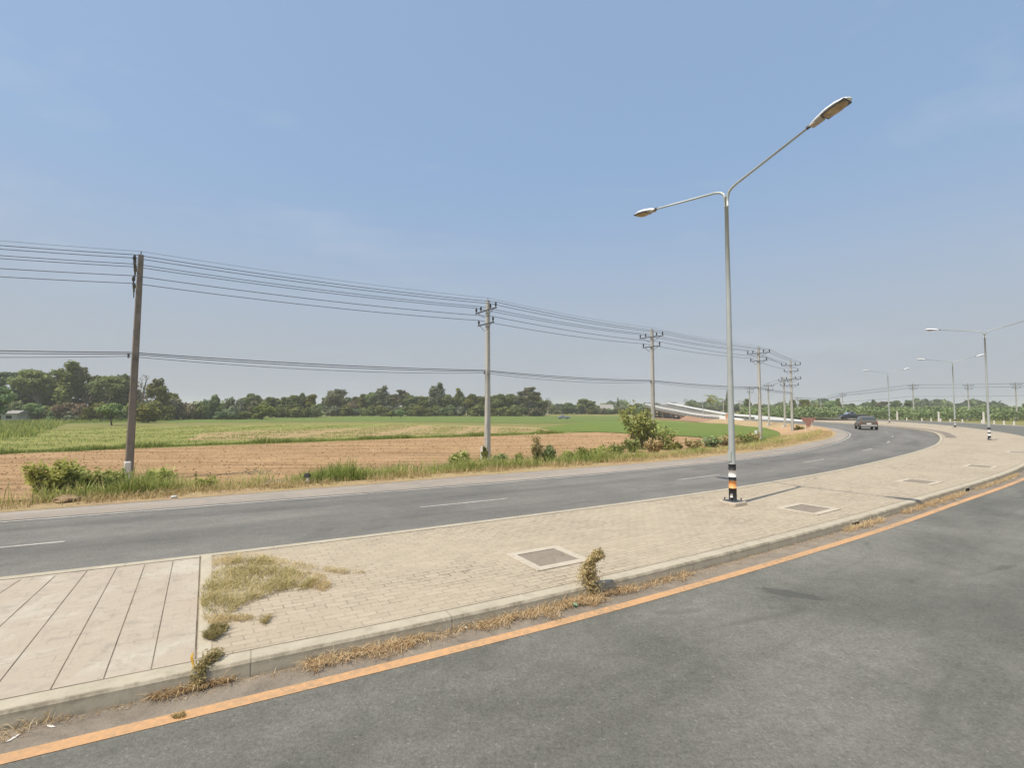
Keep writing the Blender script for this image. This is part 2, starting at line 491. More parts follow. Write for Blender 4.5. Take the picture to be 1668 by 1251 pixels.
M['straw'] = leafmat('straw', (.28, .17, .08), (.58, .40, .20), (.78, .62, .38), .25, .1)
M['weed_olive'] = leafmat('weed_olive', (.20, .165, .055), (.42, .33, .14), (.62, .50, .26), .3, .1)
M['dead_weed'] = leafmat('dead_weed', (.30, .23, .10), (.60, .47, .23), (.78, .64, .36), .4, .1)
M['bark'] = plain('bark', (.10, .08, .06), .9, .1, 0, .4, 3)
M['bark_pale'] = plain('pale_bark', (.26, .23, .19), .9, .1, 0, .3, 3)
M['galv'] = plain('galvanised_steel', (.42, .44, .41), .5, .5, .25, .1, 2)
M['lamp_shell'] = plain('lamp_shell', (.74, .75, .74), .4, .5, 0, .06, 5)
M['lamp_under'] = plain('lamp_underside', (.42, .36, .30), .6, .3, 0, .1, 5)
M['lamp_lens'] = plain('lamp_lens', (.36, .26, .14), .25, .6, 0, .3, 9)
M['dark_rubber'] = plain('dark_rubber', (.02, .02, .02), .7, .3)
M['black_paint'] = plain('black_paint', (.022, .022, .022), .6, .4, 0, .2, 20)
M['white_gloss'] = plain('white_band_paint', (.75, .72, .68), .6, .4, 0, .08, 20)
M['orange_band'] = plain('orange_reflective', (.85, .36, .12), .5, .4, 0, .1, 20)
M['insul'] = plain('dark_porcelain', (.035, .03, .032), .35, .6)
M['steel'] = plain('dark_steel', (.09, .095, .105), .6, .4, .3)
M['cable'] = plain('cable_sheath', (.10, .115, .14), .6, .3)
M['cable_black'] = plain('black_cable', (.05, .055, .06), .6, .3)
M['post_white'] = plain('post_white_paint', (.62, .60, .52), .7, .3, 0, .12, 8, (.35, .30, .22))
M['glass'] = plain('car_glass', (.045, .055, .055), .12, .8)
M['glass_sky'] = plain('windscreen_glass', (.22, .25, .30), .12, .8)
M['car_tan'] = plain('bronze_car_paint', (.13, .112, .082), .35, .6, .2, .06)
M['car_blue'] = plain('dull_blue_paint', (.16, .18, .22), .5, .4)
M['car_black'] = plain('black_car_paint', (.02, .022, .028), .3, .6)
M['chrome'] = plain('bumper_metal', (.42, .40, .37), .35, .6, .5)
M['red_lamp'] = plain('red_lamp', (.30, .03, .02), .3, .6)
M['plate'] = plain('number_plate', (.65, .65, .62), .5, .4)
M['yellow_plastic'] = plain('yellow_plastic', (.62, .36, .05), .5, .4)
M['litter_white'] = plain('litter_white', (.66, .62, .55), .8, .2)
M['litter_green'] = plain('litter_green', (.16, .42, .26), .5, .3)
M['sign_back'] = plain('faded_red_sign', (.26, .135, .105), .7, .3, 0, .25, 4)
M['sign_orange'] = plain('faded_orange_board', (.55, .28, .15), .7, .3, 0, .15, 4)
M['wall_white'] = plain('limewash', (.44, .43, .39), .85, .2, 0, .15, 1.5, (.3, .28, .24))
M['roof_grey'] = plain('fibre_roof', (.28, .26, .235), .85, .2, 0, .2, 2)
M['roof_red'] = plain('rusty_roof', (.30, .20, .15), .85, .2, 0, .2, 2)
M['groove'] = plain('groove_dirt_shade', (.15, .12, .085), .95, .05, 0, .5, 3)
M['dark_open'] = plain('dark_opening', (.02, .018, .016), .95, .05)

# ------------------------------------------------------------------ curves of the road in plan
def spline(pts, z=0.0, step=.6):
    P = [Vector((p[0], p[1], 0)) for p in pts]
    P = [P[0] * 2 - P[1]] + P + [P[-1] * 2 - P[-2]]
    out = []
    for i in range(1, len(P) - 2):
        p0, p1, p2, p3 = P[i - 1:i + 3]
        t = [0]
        for a, b in ((p0, p1), (p1, p2), (p2, p3)): t.append(t[-1] + max(1e-4, (b - a).length) ** .5)
        n = max(2, int((p2 - p1).length / step))
        for k in range(n):
            u = t[1] + (t[2] - t[1]) * k / n
            A1 = p0 * ((t[1] - u) / (t[1] - t[0])) + p1 * ((u - t[0]) / (t[1] - t[0]))
            A2 = p1 * ((t[2] - u) / (t[2] - t[1])) + p2 * ((u - t[1]) / (t[2] - t[1]))
            A3 = p2 * ((t[3] - u) / (t[3] - t[2])) + p3 * ((u - t[2]) / (t[3] - t[2]))
            B1 = A1 * ((t[2] - u) / (t[2] - t[0])) + A2 * ((u - t[0]) / (t[2] - t[0]))
            B2 = A2 * ((t[3] - u) / (t[3] - t[1])) + A3 * ((u - t[1]) / (t[3] - t[1]))
            out.append(B1 * ((t[2] - u) / (t[2] - t[1])) + B2 * ((u - t[1]) / (t[2] - t[1])))
    out.append(P[-2])
    A = np.array([(p.x, p.y) for p in out])
    A = resample(A, step)
    for _ in range(14):
        B = A.copy(); B[1:-1] = A[1:-1] * .5 + (A[:-2] + A[2:]) * .25; A = B
    return A

def arclen(A):
    return np.concatenate([[0], np.cumsum(np.linalg.norm(np.diff(A, axis=0), axis=1))])
def resample(A, step=None, n=None):
    s = arclen(A)
    if n is None: n = max(2, int(s[-1] / step) + 1)
    t = np.linspace(0, s[-1], n)
    return np.stack([np.interp(t, s, A[:, 0]), np.interp(t, s, A[:, 1])], 1)
def normals(A):
    d = np.gradient(A, axis=0); d /= np.linalg.norm(d, axis=1)[:, None] + 1e-9
    return np.stack([-d[:, 1], d[:, 0]], 1)       # left of travel
def offset(A, d):
    return A + normals(A) * d
def cut(A, a=None, b=None, axis=1):
    m = np.ones(len(A), bool)
    if a is not None: m &= A[:, axis] >= a
    if b is not None: m &= A[:, axis] <= b
    return A[m]

K1 = spline([(-70, -27), (-12, -.35), (-3.98, 3.92), (-2.84, 4.47), (-1.92, 4.95), (-0.6, 5.65), (1.0, 6.55), (2.43, 7.42), (4.23, 8.55), (7.07, 10.35), (10.54, 12.75), (19.7, 19.2), (31, 28.8), (42.6, 41), (48.8, 49.5), (56, 61), (64, 77), (68.5, 91), (71, 108), (72.5, 130), (73, 170), (72, 230), (66, 330)])
K2 = spline([(-70, -22), (-15, 3.1), (-7.14, 7.0), (-5, 8.02), (-3.44, 8.85), (0, 10.8), (4, 13.1), (6.46, 14.65), (8.57, 16.1), (13.2, 19.5), (14.9, 20.9), (20.8, 25.9), (27.2, 31.8), (32.4, 37.4), (37.4, 43.3), (41.9, 49.3), (46, 56.5), (50.2, 67), (53, 80), (54.8, 92), (55.5, 105), (55.5, 113)])
V = spline([(-70, -16), (-25, 5.3), (-12.5, 12.0), (-10.9, 12.95), (-7.9, 14.65), (-4, 16.9), (0, 19.2), (6.8, 23.2), (11.4, 26.5), (16.4, 31), (24, 38.7), (28.9, 44.7), (33.2, 51), (38.3, 60), (42.5, 70), (45.5, 81), (47, 92), (47.5, 105), (47.5, 113)])
W = spline([(-70, -17.7), (-25, 3.9), (-11.2, 10.85), (-6.9, 13.1), (-1.6, 15.85), (2.2, 18), (7.6, 21.4), (10.1, 23.1), (14, 26.1), (18.4, 30.1), (23, 35), (27.9, 41), (32.6, 47.5), (37, 55), (40.8, 63), (44.2, 75), (46.2, 88), (46.9, 105)])

def ribbon(name, cols, m, zs, kind='structure', parent=None, uoff=0.0):
    """cols: list of equally long polylines; zs: matching heights (number or array)"""
    n = len(cols[0]); k = len(cols)
    vs = []; uvs = []
    s = arclen(cols[0])
    wv = np.zeros(n)
    for j in range(k):
        if j: wv = wv + np.linalg.norm(cols[j] - cols[j - 1], axis=1)
        z = zs[j] if hasattr(zs[j], '__len__') else [zs[j]] * n
        for i in range(n):
            vs.append((cols[j][i][0], cols[j][i][1], float(z[i]))); uvs.append((s[i] + uoff, wv[i]))
    fs = []
    for j in range(k - 1):
        for i in range(n - 1):
            a, b, c, d = j * n + i, j * n + i + 1, (j + 1) * n + i + 1, (j + 1) * n + i
            fs.append((a, b, c, d))
    me = bpy.data.meshes.new(name); me.from_pydata(vs, [], fs)
    ul = me.uv_layers.new(name='UVMap')
    for p in me.polygons:
        for li in p.loop_indices:
            ul.data[li].uv = uvs[me.loops[li].vertex_index]
    # make sure the sheet faces up
    if len(me.polygons) and me.polygons[len(me.polygons) // 2].normal.z < -0.01:
        me.flip_normals()
    me.update()
    o = link(name, me, m, parent)
    if kind: o['kind'] = kind
    return o

def sheet(name, pts, z, m, kind='structure'):
    me = bpy.data.meshes.new(name)
    me.from_pydata([(p[0], p[1], z) for p in pts], [], [tuple(range(len(pts)))])
    if me.polygons[0].normal.z < 0: me.flip_normals()
    o = link(name, me, m); o['kind'] = kind
    return o

# ---- ground to the horizon
GZ = -0.72
sheet('ground', [(-4000, -1500), (4000, -1500), (4000, 5000), (-4000, 5000)], GZ, M['field'])

def patch(name, px, z, m):
    return sheet(name, [G(u, v, z) for u, v in px], z, m)

patch('dry_grass_field', [(-500, 760), (40, 735), (222, 731), (420, 724), (640, 715.5), (790, 711), (912, 706.5), (960, 702.5), (905, 697), (800, 694), (640, 690), (420, 692), (200, 696), (100, 700), (-100, 712), (-600, 730)], GZ + .012, M['dry_field'])
patch('fallow_field', [(400, 702), (600, 697), (640, 692), (850, 695), (925, 701), (780, 707), (640, 709), (480, 714), (300, 718), (330, 706)], GZ + .024, M['ploughed_far'])
patch('green_meadow', [(-200, 700), (60, 690), (300, 688.5), (600, 686.5), (880, 690), (1010, 686), (1010, 678), (700, 677), (300, 681), (-300, 684)], GZ + .036, M['meadow'])
patch('ploughed_field', [(-900, 1000), (-900, 800), (-200, 760), (10, 740), (126, 735.5), (222, 731), (420, 724), (640, 715.5), (790, 711), (912, 706.5), (970, 704), (1090, 710), (1160, 714), (1215, 722), (1190, 735), (1080, 748), (834, 756), (640, 772), (400, 792), (170, 806), (-200, 830)], GZ + .048, M['ploughed'])
patch('green_crop_field', [(880, 697), (905, 702.5), (975, 703.5), (1090, 709), (1160, 713), (1240, 716), (1290, 711), (1300, 704), (1250, 697), (1180, 691), (1080, 686), (960, 686.5)], GZ + .060, M['crop'])
patch('red_earth_bank', [(1058, 681), (1120, 686), (1180, 690.5), (1250, 696), (1300, 703), (1345, 700), (1330, 690), (1240, 684), (1150, 679), (1058, 676.5)], GZ + .072, M['red_earth'])

# ---- near road, far road, gutters, lines
def twin(A, d0, d1): return [offset(A, d0), offset(A, d1)]
nearK = cut(K1, -40)
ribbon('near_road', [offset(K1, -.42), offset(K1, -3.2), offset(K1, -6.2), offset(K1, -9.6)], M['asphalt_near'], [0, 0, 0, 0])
ribbon('gutter', [offset(K1, .05), offset(K1, -.424)], M['gutter'], [-.002, .0005])
ribbon('near_shoulder', [offset(K1, -9.6), offset(K1, -11.2)], M['asphalt_dusty'], [.0, -.02])
ribbon('roadside_soil', [offset(K1, -11.2), offset(K1, -13.0), offset(K1, -19.0)], M['orange_earth'], [-.02, -.12, -.74])
ribbon('yellow_line', twin(cut(K1, -20, 140), -.335, -.475), M['yellow_paint'], [.0045, .0045])
nn = 520
k2r, vr, wr = resample(K2, n=nn), resample(V, n=nn), resample(W, n=nn)
ribbon('far_road', [k2r, k2r * .66 + vr * .34, k2r * .33 + vr * .67, vr], M['asphalt_far'], [0, 0, 0, 0])
def closest(A, p):
    return A[np.argmin(((A - p) ** 2).sum(1))]
dust_in = np.array([closest(W, p) for p in V]) if False else None
# dusty margin outside the edge line
Wd = resample(W, n=400)
Vd = np.array([V[np.argmin(((V - p) ** 2).sum(1))] for p in Wd])
for _ in range(6):
    Vd[1:-1] = Vd[1:-1] * .5 + (Vd[:-2] + Vd[2:]) * .25
ribbon('dusty_road_margin', [Wd + (Vd - Wd) * .12, Wd + (Vd - Wd) * 1.02], M['asphalt_dusty'], [.004, .004])
ribbon('edge_line', twin(W, -.05, .06), M['white_paint'], [.0085, .0085])
# inner edge line next to the median kerb
# dashes midway between kerb and edge line
mid = []
for p in K2:
    q = W[np.argmin(((W - p) ** 2).sum(1))]; mid.append((p + q) / 2)
mid = resample(np.array(mid), .25)
for _ in range(40):
    mid[1:-1] = mid[1:-1] * .5 + (mid[:-2] + mid[2:]) * .25
sm = arclen(mid)
s0 = sm[np.argmin(((mid - np.array([-2.4, 12.6])) ** 2).sum(1))]
vs = []; fs = []
nm = normals(mid)
k = -6
while True:
    a = s0 + k * 9.35; b = a + 2.5; k += 1
    if b > sm[-1] - 5: break
    if a < 0: continue
    for q in range(5):
        t = a + (b - a) * q / 4
        x, y = np.interp(t, sm, mid[:, 0]), np.interp(t, sm, mid[:, 1])
        nx, ny = np.interp(t, sm, nm[:, 0]), np.interp(t, sm, nm[:, 1])
        vs += [(x - nx * .05, y - ny * .05, .0065), (x + nx * .05, y + ny * .05, .0065)]
        if q: n0 = len(vs) - 4; fs.append((n0, n0 + 1, n0 + 3, n0 + 2))
me = bpy.data.meshes.new('lane_dashes'); me.from_pydata(vs, [], fs)
if me.polygons[0].normal.z < 0: me.flip_normals()
prop(link('lane_dashes', me, M['white_paint']), kind='structure')

# ---- verge (sloping from road edge down to the fields)
vn = resample(V, .8)
wob = np.interp(np.arange(len(vn)), np.arange(0, len(vn) + 12, 6), rng.uniform(-.25, .25, len(np.arange(0, len(vn) + 12, 6))))
def vo_(d): 
    A = offset(vn, d)
    return A + normals(vn) * wob[:, None] * (1 if d > .5 else .55)
ribbon('verge', [offset(vn, -.25) + normals(vn) * wob[:, None] * .55, vo_(.4), vo_(1.2), vo_(2.6), vo_(4.4), vo_(5.6)], M['verge'], [.010, .016, -.03, -.35, -.66, -.76])
# orange bare earth spread on the inside of the bend
def strip_of(A, lo, hi): return cut(A, lo, hi)
vb = strip_of(V, 41, 74)
ribbon('orange_earth_spill', [offset(vb, .1), offset(vb, 1.6), offset(vb, 5.0)], M['orange_earth'], [.03, .02, -.62])

# ---- median: kerbs, slab, pavers
KH = .155
def kerb(A, side, name):
    o0, o1, o2, o3, o4 = offset(A, 0), offset(A, side * .012), offset(A, side * .03), offset(A, side * .05), offset(A, side * .21)
    return ribbon(name, [offset(A, 0), o1, o2, o3, o4, offset(A, side * .212)], M['kerb'], [-.02, KH - .030, KH - .008, KH, KH, KH - .03])
kerb(K1, 1, 'near_kerb')
kerb(K2, -1, 'far_kerb')
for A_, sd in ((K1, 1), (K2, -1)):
    ribbon('kerb_joint', [offset(A_, sd * .209), offset(A_, sd * .222)], M['groove'], [KH + .0015, KH + .0015])  # kerb joint as a flat dark strip, its shadow line put into the colour
J0 = np.array(G(318, 1074, KH)[:2]); J1 = np.array(G(326, 905, KH)[:2])
NP = 900
A1 = resample(offset(K1, .21), n=4000); A2 = resample(offset(K2, -.21), n=4000)
def idx(A, p): return int(np.argmin(((A - p) ** 2).sum(1)))
i1, i2 = idx(A1, J0), idx(A2, J1)
# matched stations: equal-arc to the left of the joint and to the right of it
e1 = idx(A1, np.array([68.5, 91])); e2 = idx(A2, np.array([55.0, 100]))
def seg(A, a, b, n): return resample(A[a:b + 1], n=n)
def layers(P, Q, ts): return [P * (1 - t) + Q * t for t in ts]
mP, mQ = seg(A1, i1, e1, 500), seg(A2, i2, e2, 500)
# keep cross lines square to the kerb: nearest points, smoothed
def smooth2(A, n):
    for _ in range(n): A[1:-1] = A[1:-1] * .5 + (A[:-2] + A[2:]) * .25
    return A
ribbon('paved_median', layers(mP, mQ, [0, .2, .4, .6, .8, 1]), M['paver'], [KH - .004] * 6)
lP, lQ = seg(A1, 0, i1, 300), seg(A2, 0, i2, 300)
ribbon('stamped_concrete_slab', layers(lP, lQ, [0, .06, .5, .94, 1]), M['slab'], [KH - .003] * 5)
# saw cuts of the slab: narrow dark grooves laid 3 mm proud; positions read along the kerb
def groove(p, q, w, z, mb):
    p, q = Vector((p[0], p[1], z)), Vector((q[0], q[1], z))
    d = (q - p).normalized(); n_ = Vector((-d.y, d.x, 0)) * w / 2
    mb.add([p - n_, p + n_, q + n_, q - n_], [(3, 2, 1, 0)])
gm = MB()
for (u0, v0, u1, v1) in [(246, 1090, 282, 914), (168, 1107, 236, 920), (82, 1123, 190, 925), (-2, 1112, 142, 930), (-60, 1075, 90, 938), (-130, 1050, 34, 944), (-260, 1040, -30, 950)]:
    groove(G(u0, v0, KH), G(u1, v1, KH), .0075, KH + .0005, gm)
groove(J0, J1, .014, KH + .0008, gm)
gm_o = gm.build('slab_grooves', M['groove']); gm_o['kind'] = 'structure'
for p in gm_o.data.polygons:
    pass
if gm_o.data.polygons[0].normal.z < 0: gm_o.data.flip_normals()
# pale concrete band where the pavers start
dj = (mP[1] - mP[0]) / np.linalg.norm(mP[1] - mP[0]); dj2 = (mQ[1] - mQ[0]) / np.linalg.norm(mQ[1] - mQ[0])
sheet('paver_edge_band', [J0 + dj * .02, J0 + dj * .13, J1 + dj2 * .16, J1 + dj2 * .02], KH + .002, M['kerb'])
# bare earth strip curving round the narrow end of the far kerb
kb = cut(K2, 39.5, 70)
ribbon('earth_strip', [offset(kb, -.40), offset(kb, -.70), offset(kb, -1.05)], M['gutter'], [KH + .004, KH + .010, KH + .004])
exec_after = []

# ------------------------------------------------------------------ street lamps on the median
def make_lamp(reach_r, reach_l, label):
    root = empty('street_lamp')
    prop(root, label, 'street lamp', 'twin-arm street lamps along the paved median')
    f = MB(); f.box((0, 0, .035), (.46, .46, .10), bevel=.02); f.build('footing', M['hatch_frame'], root)
    bp = MB(); bp.box((0, 0, .09), (.34, .34, .02))
    bp.build('base_plate', M['steel'], root)
    for a in (-1, 1):
        for b in (-1, 1):
            t = MB(); t.tube([(a * .13, b * .13, .1), (a * .13, b * .13, .165)], .016, 6); t.build('anchor_bolt', M['steel'], root)
    ST = 7.65
    def rad(z): return .084 - (.084 - .044) * z / ST
    mb = MB(); mb.tube([(0, 0, z) for z in (.10, 1.2, 3.2, 5.2, ST)], [rad(z) for z in (.1, 1.2, 3.2, 5.2, ST)], 14)
    mb.build('pole', M['galv'], root)
    for z0, z1, mk, nm in ((.105, .40, 'black_paint', 'black_band'), (.40, .58, 'orange_band', 'orange_band'), (.58, .67, 'black_paint', 'black_band'), (.67, .83, 'white_gloss', 'white_band'), (.83, .98, 'black_paint', 'black_band')):
        b = MB(); b.tube([(0, 0, z0), (0, 0, z1)], rad(z0) + .006, 14); b.build(nm, M[mk], root)
    h = MB(); h.box((0, -.088, 1.18), (.09, .02, .26), bevel=.005); h.build('access_door', M['galv'], root)
    t = MB(); t.tube([(.045, -.10, .19), (.045, -.103, .26)], .03, 8); t.build('number_tag', M['white_gloss'], root)
    for sgn, reach, slope in ((1, reach_r, .27), (-1, reach_l, .17)):
        L = reach - .72
        rise = slope * L
        pts = [(sgn * .03, 0, ST - .25), (sgn * .035, 0, ST - .05), (sgn * .07, 0, ST + .09), (sgn * .16, 0, ST + .17), (sgn * .32, 0, ST + .23), (sgn * L, 0, ST + .16 + rise)]
        a = MB(); a.tube(pts, [.034, .034, .033, .032, .031, .024], 8); arm = a.build('arm', M['galv'], root)
        ang = math.atan2(rise - .07, L - .32)
        Mx = Matrix.Translation((sgn * L, 0, ST + .16 + rise)) @ (Matrix.Rotation(math.pi, 4, 'Z') if sgn < 0 else Matrix.Identity(4)) @ Matrix.Rotation(-ang * .8, 4, 'Y')
        # luminaire: cobra head, x along the arm
        sh = MB(); st = [(-.10, .045, .04, .0), (.0, .075, .065, .005), (.13, .105, .085, .012), (.32, .16, .10, .012), (.50, .165, .098, .006), (.66, .13, .075, -.004), (.74, .06, .035, -.014)]
        vs = []; fs = []; nk = 12
        for (x, w, hh, zc) in st:
            for k in range(nk):
                t_ = math.pi * k / (nk - 1)
                vs.append((x, w * math.cos(t_), zc - .02 + hh * math.sin(t_)))
        for i in range(len(st) - 1):
            for k in range(nk - 1):
                fs.append((i * nk + k, (i + 1) * nk + k, (i + 1) * nk + k + 1, i * nk + k + 1))
            fs.append((i * nk, i * nk + nk - 1, (i + 1) * nk + nk - 1, (i + 1) * nk))
        fs.append(tuple(range(nk))); fs.append(tuple(reversed(range((len(st) - 1) * nk, len(st) * nk))))
        sh.add(vs, fs, True, Mx); head = sh.build('lamp_head', M['lamp_shell'], arm)
        ge = MB(); ge.box((.06, 0, -.035), (.26, .15, .035), Mx, bevel=.01); ge.build('gear_cover', M['lamp_under'], arm)
        rm = MB(); rm.box((.45, 0, -.030), (.49, .30, .026), Mx, bevel=.012); rm.build('lens_rim', M['steel'], arm)
        le = MB(); vs = []; fs = []
        for i, (x, w, d) in enumerate([(.23, .10, .0), (.30, .125, .035), (.42, .135, .06), (.54, .13, .055), (.63, .10, .03), (.67, .06, .0)]):
            for k in range(9):
                t_ = math.pi * k / 8
                vs.append((x, w * math.cos(t_), -.043 - d * math.sin(t_)))
        for i in range(5):
            for k in range(8):
                fs.append((i * 9 + k, i * 9 + k + 1, (i + 1) * 9 + k + 1, (i + 1) * 9 + k))
        le.add(vs, fs, True, Mx); le.build('lens', M['lamp_lens'], arm)
        cl = MB(); cl.tube([(-.16, 0, 0), (-.04, 0, .004)], .04, 8, M=Mx); cl.build('clamp', M['steel'], arm)
    return root

def copy_tree(o, parent=None):
    c = o.copy(); COL.objects.link(c)
    if parent is not None: c.parent = parent
    for ch in list(o.children): copy_tree(ch, c)
    return c

L1 = make_lamp(2.92, 3.25, 'nearest grey street lamp, with black, white and orange bands at its foot')
p = G(1194, 822, KH); L1.location = p; L1.rotation_euler.z = R(-62)
for (u, v, ang, lab, d) in ((1612, 719, -44, 'second street lamp, standing where the paved median meets the right edge of the photo', None),
                            (1556, 697.5, -30, 'third street lamp, behind and left of the banded lamp near the right edge', None),
                            (1449, 689.5, -16, 'far street lamp rising just right of the bronze car', None)):
    c = copy_tree(L1); c['label'] = lab
    for ch in c.children:
        if ch.name.startswith('orange_band'):
            ch.data = ch.data.copy(); ch.data.materials[0] = M['white_gloss']; ch.name = 'white_band'
    q = G(u, v, KH); c.location = q; c.rotation_euler.z = R(ang)

# ------------------------------------------------------------------ utility poles
PH = 9.85
ARMS = (PH - .66, PH - 1.48)
UP = (-1.05, -.50, .60, 1.18); LO = (-.74, .88)
def make_pole(mat, name='utility_pole', double=False):
    root = empty(name)
    mb = MB(); n = 12
    vs = []; fs = []
    for i in range(n + 1):
        z = -.3 + (PH + .3) * i / n
        w = .160 - (.160 - .105) * i / n; b = w * .28
        for a in [(-w + b, -w), (w - b, -w), (w, -w + b), (w, w - b), (w - b, w), (-w + b, w), (-w, w - b), (-w, -w + b)]:
            vs.append((a[0], a[1], z))
    for i in range(n):
        for k in range(8):
            j = (k + 1) % 8
            fs.append((i * 8 + k, i * 8 + j, i * 8 + 8 + j, i * 8 + 8 + k))
    fs.append(tuple(range(n * 8, n * 8 + 8)))
    mb.add(vs, fs); mb.build('pole_shaft', mat, root)
    sets = [(ARMS[0], UP), (ARMS[1], LO)]
    if double: sets += [(ARMS[0] - 1.9, UP), (ARMS[1] - 1.9, LO)]
    for z, offs in sets:
        a = MB(); x0, x1 = min(offs) - .08, max(offs) + .08
        a.box(((x0 + x1) / 2, -.19, z), (x1 - x0, .065, .07))
        arm = a.build('crossarm', M['steel'], root)
        b = MB(); b.tube([(max(offs) * .8, -.19, z - .04), (.1, -.17, z - .42)], .018, 6); b.tube([(min(offs) * .8, -.19, z - .04), (-.1, -.17, z - .42)], .018, 6)
        b.build('brace', M['steel'], arm)
        for x in offs:
            q = MB(); q.tube([(x, -.19, z + .04), (x, -.19, z + .12), (x, -.19, z + .14), (x, -.19, z + .20), (x, -.19, z + .22), (x, -.19, z + .29), (x, -.19, z + .34)],
                             [.03, .035, .068, .05, .068, .045, .025], 10)
            q.build('insulator', M['insul'], arm)
    t = MB(); t.tube([(0, 0, PH), (0, 0, PH + .16)], .02, 6); t.build('ground_wire_pin', M['steel'], root)
    c = MB(); c.tube([(0, -.24, 5.3), (0, -.24, 5.5)], .04, 8); c.build('cable_clamp', M['steel'], root)
    return root
pole_a = make_pole(M['pole_conc']); pole_b = make_pole(M['pole_old']); pole_d = make_pole(M['pole_conc'], double=True)
used = set()
def place_pole(proto, xy, ang, h, label, z=GZ, group='concrete power poles'):
    if id(proto) in used: o = copy_tree(proto)
    else: o = proto; used.add(id(proto))
    o.location = (xy[0], xy[1], z); o.rotation_euler.z = ang; s = h / PH
    o.scale = (max(.8, min(1, s)), max(.8, min(1, s)), s)
    prop(o, label, 'utility pole', group)
    return o
def att(o, x, z, y=-.19):
    m = Matrix.Translation(o.location) @ o.rotation_euler.to_matrix().to_4x4() @ Matrix.Diagonal((*o.scale, 1))
    return m @ Vector((x, y, z))

pts = [G(209, 786, GZ), G(794, 753, GZ), G(1064.5, 727.5, GZ), G(1239, 715.5, GZ), G(1291, 706.5, GZ)]
labs = ['weathered brown concrete power pole, leftmost pole in the roadside grass',
        'pale concrete power pole with green vine round its foot, second from the left',
        'pale concrete power pole rising out of the tall roadside sapling',
        'concrete power pole beside the near street lamp, at the edge of the green crop',
        'concrete power pole with stacked double crossarms on the inside of the bend']
pl0 = Vector((-33.5, 14.2, GZ))
allp = [pl0] + pts
mains = []
for i, p in enumerate(allp):
    a = allp[max(0, i - 1)]; b = allp[min(len(allp) - 1, i + 1)]
    d = (b - a); ang = math.atan2(d.y, d.x) - math.pi / 2          # local +X points to the road side
    if i == 1: ang = math.atan2(-p.y, -p.x) - R(1)
    if i == 0:
        m0 = empty('tmp'); m0.location = p; m0.rotation_euler.z = ang; m0.scale = (1, 1, 1); mains.append(m0); continue
    proto = pole_b if i == 1 else (pole_d if i == 5 else pole_a)
    h = {1: 10.05, 2: 9.75, 3: 9.9, 4: 9.6, 5: 9.3}[i]
    o = place_pole(proto, p, ang, h, labs[i - 1]); mains.append(o)
mains[1].rotation_euler.x = R(-.8)
# concrete stubs at the feet of three poles
for o, dx in ((mains[1], .55), (mains[2], -.42), (mains[4], -.42)):
    s = MB(); s.box((dx * 1.0, -.05, .45), (.34, .30, .95), taper=.8, bevel=.04); s.build('support_block', M['conc_white'], o)
# shorter poles following the road towards the flyover
branch = []
bl = [(1279, 701, 7.7, 'shorter power pole close behind the double crossarm pole'), (1253, 696.5, 7.4, 'shorter power pole at the edge of the red earth bank, second beyond the bend'),
      (1222, 691.5, 7.5, 'shorter power pole at the edge of the red earth bank, third beyond the bend'), (1145, 684, 5.2, 'small concrete pole in front of the white parapet'),
      (1116.5, 681, 6.4, 'small concrete pole in front of the first dark opening of the flyover')]
prev = pts[-1]
for (u, v, h, lab) in bl:
    p = G(u, v, GZ); d = p - prev
    o = place_pole(pole_a, p, math.atan2(d.y, d.x) - math.pi / 2 + R(25), h, lab); branch.append(o); prev = p
right = []
rl = [(1705, 686.5, 10.2, None), (1657, 685.5, 9.9, 'power pole standing in the green plants at the right edge of the photo'),
      (1579, 685, 9.8, 'power pole in front of the green plants, between the two banded street lamps'),
      (1489, 684.5, 9.9, 'power pole with dark crossarms left of the third street lamp'),
      (1373.5, 684, 7.6, 'power pole directly behind the dark pickup'),
      (1338, 682.5, 6.2, 'thin pole in the plants between the red sign and the dark pickup'),
      (1300, 682, 6.8, 'pole seen just right of the double crossarm pole')]
for i, (u, v, h, lab) in enumerate(rl):
    p = G(u, v, GZ)
    if lab is None:
        m0 = empty('tmp2'); m0.location = p; m0.rotation_euler.z = R(-60); right.append(m0); continue
    o = place_pole(pole_a, p, R(-18), h, lab); right.append(o)
for (u, v, h, lab) in [(1206, 683, 5.6, 'small distant pole left of the near street lamp column, in front of dark trees'), (1179, 681.5, 6.3, 'small distant pole beside the two palms'), (1461, 682.5, 3.0, None)]:
    if lab: place_pole(pole_a, G(u, v, GZ), R(-30), h, lab)

def cable(name, P, r, sag, m, label, group, cat='power cable'):
    pts = []
    for a, b in zip(P[:-1], P[1:]):
        L = (b - a).length; n = 22
        for k in range(n):
            t = k / n
            q = a.lerp(b, t); q.z -= 4 * sag * (L / 20) ** 2 * t * (1 - t) * .5
            pts.append(q)
    pts.append(P[-1])
    mb = MB(); mb.tube(pts, r, 5)
    o = mb.build(name, m); prop(o, label, cat, group); return o
GC = 'conductors strung along the roadside power poles'
nmz = {0: 'outermost on the field side', 1: 'second from the field side', 2: 'inner one on the road side', 3: 'outermost on the road side'}
for k, x in enumerate(UP):
    cable('power_cable', [att(o, x, ARMS[0] + .34) for o in mains], .017, .42, M['cable'], 'dark conductor on the upper crossarms, ' + nmz[k], GC)
for k, x in enumerate(LO):
    cable('power_cable', [att(o, x, ARMS[1] + .34) for o in mains], .017, .45, M['cable'], 'dark conductor on the lower crossarms, on the %s side' % ('field' if k == 0 else 'road'), GC)
cable('ground_wire', [att(o, 0, PH + .16, 0) for o in mains], .008, .36, M['cable'], 'thin wire running along the very tops of the roadside power poles', GC, 'wire')
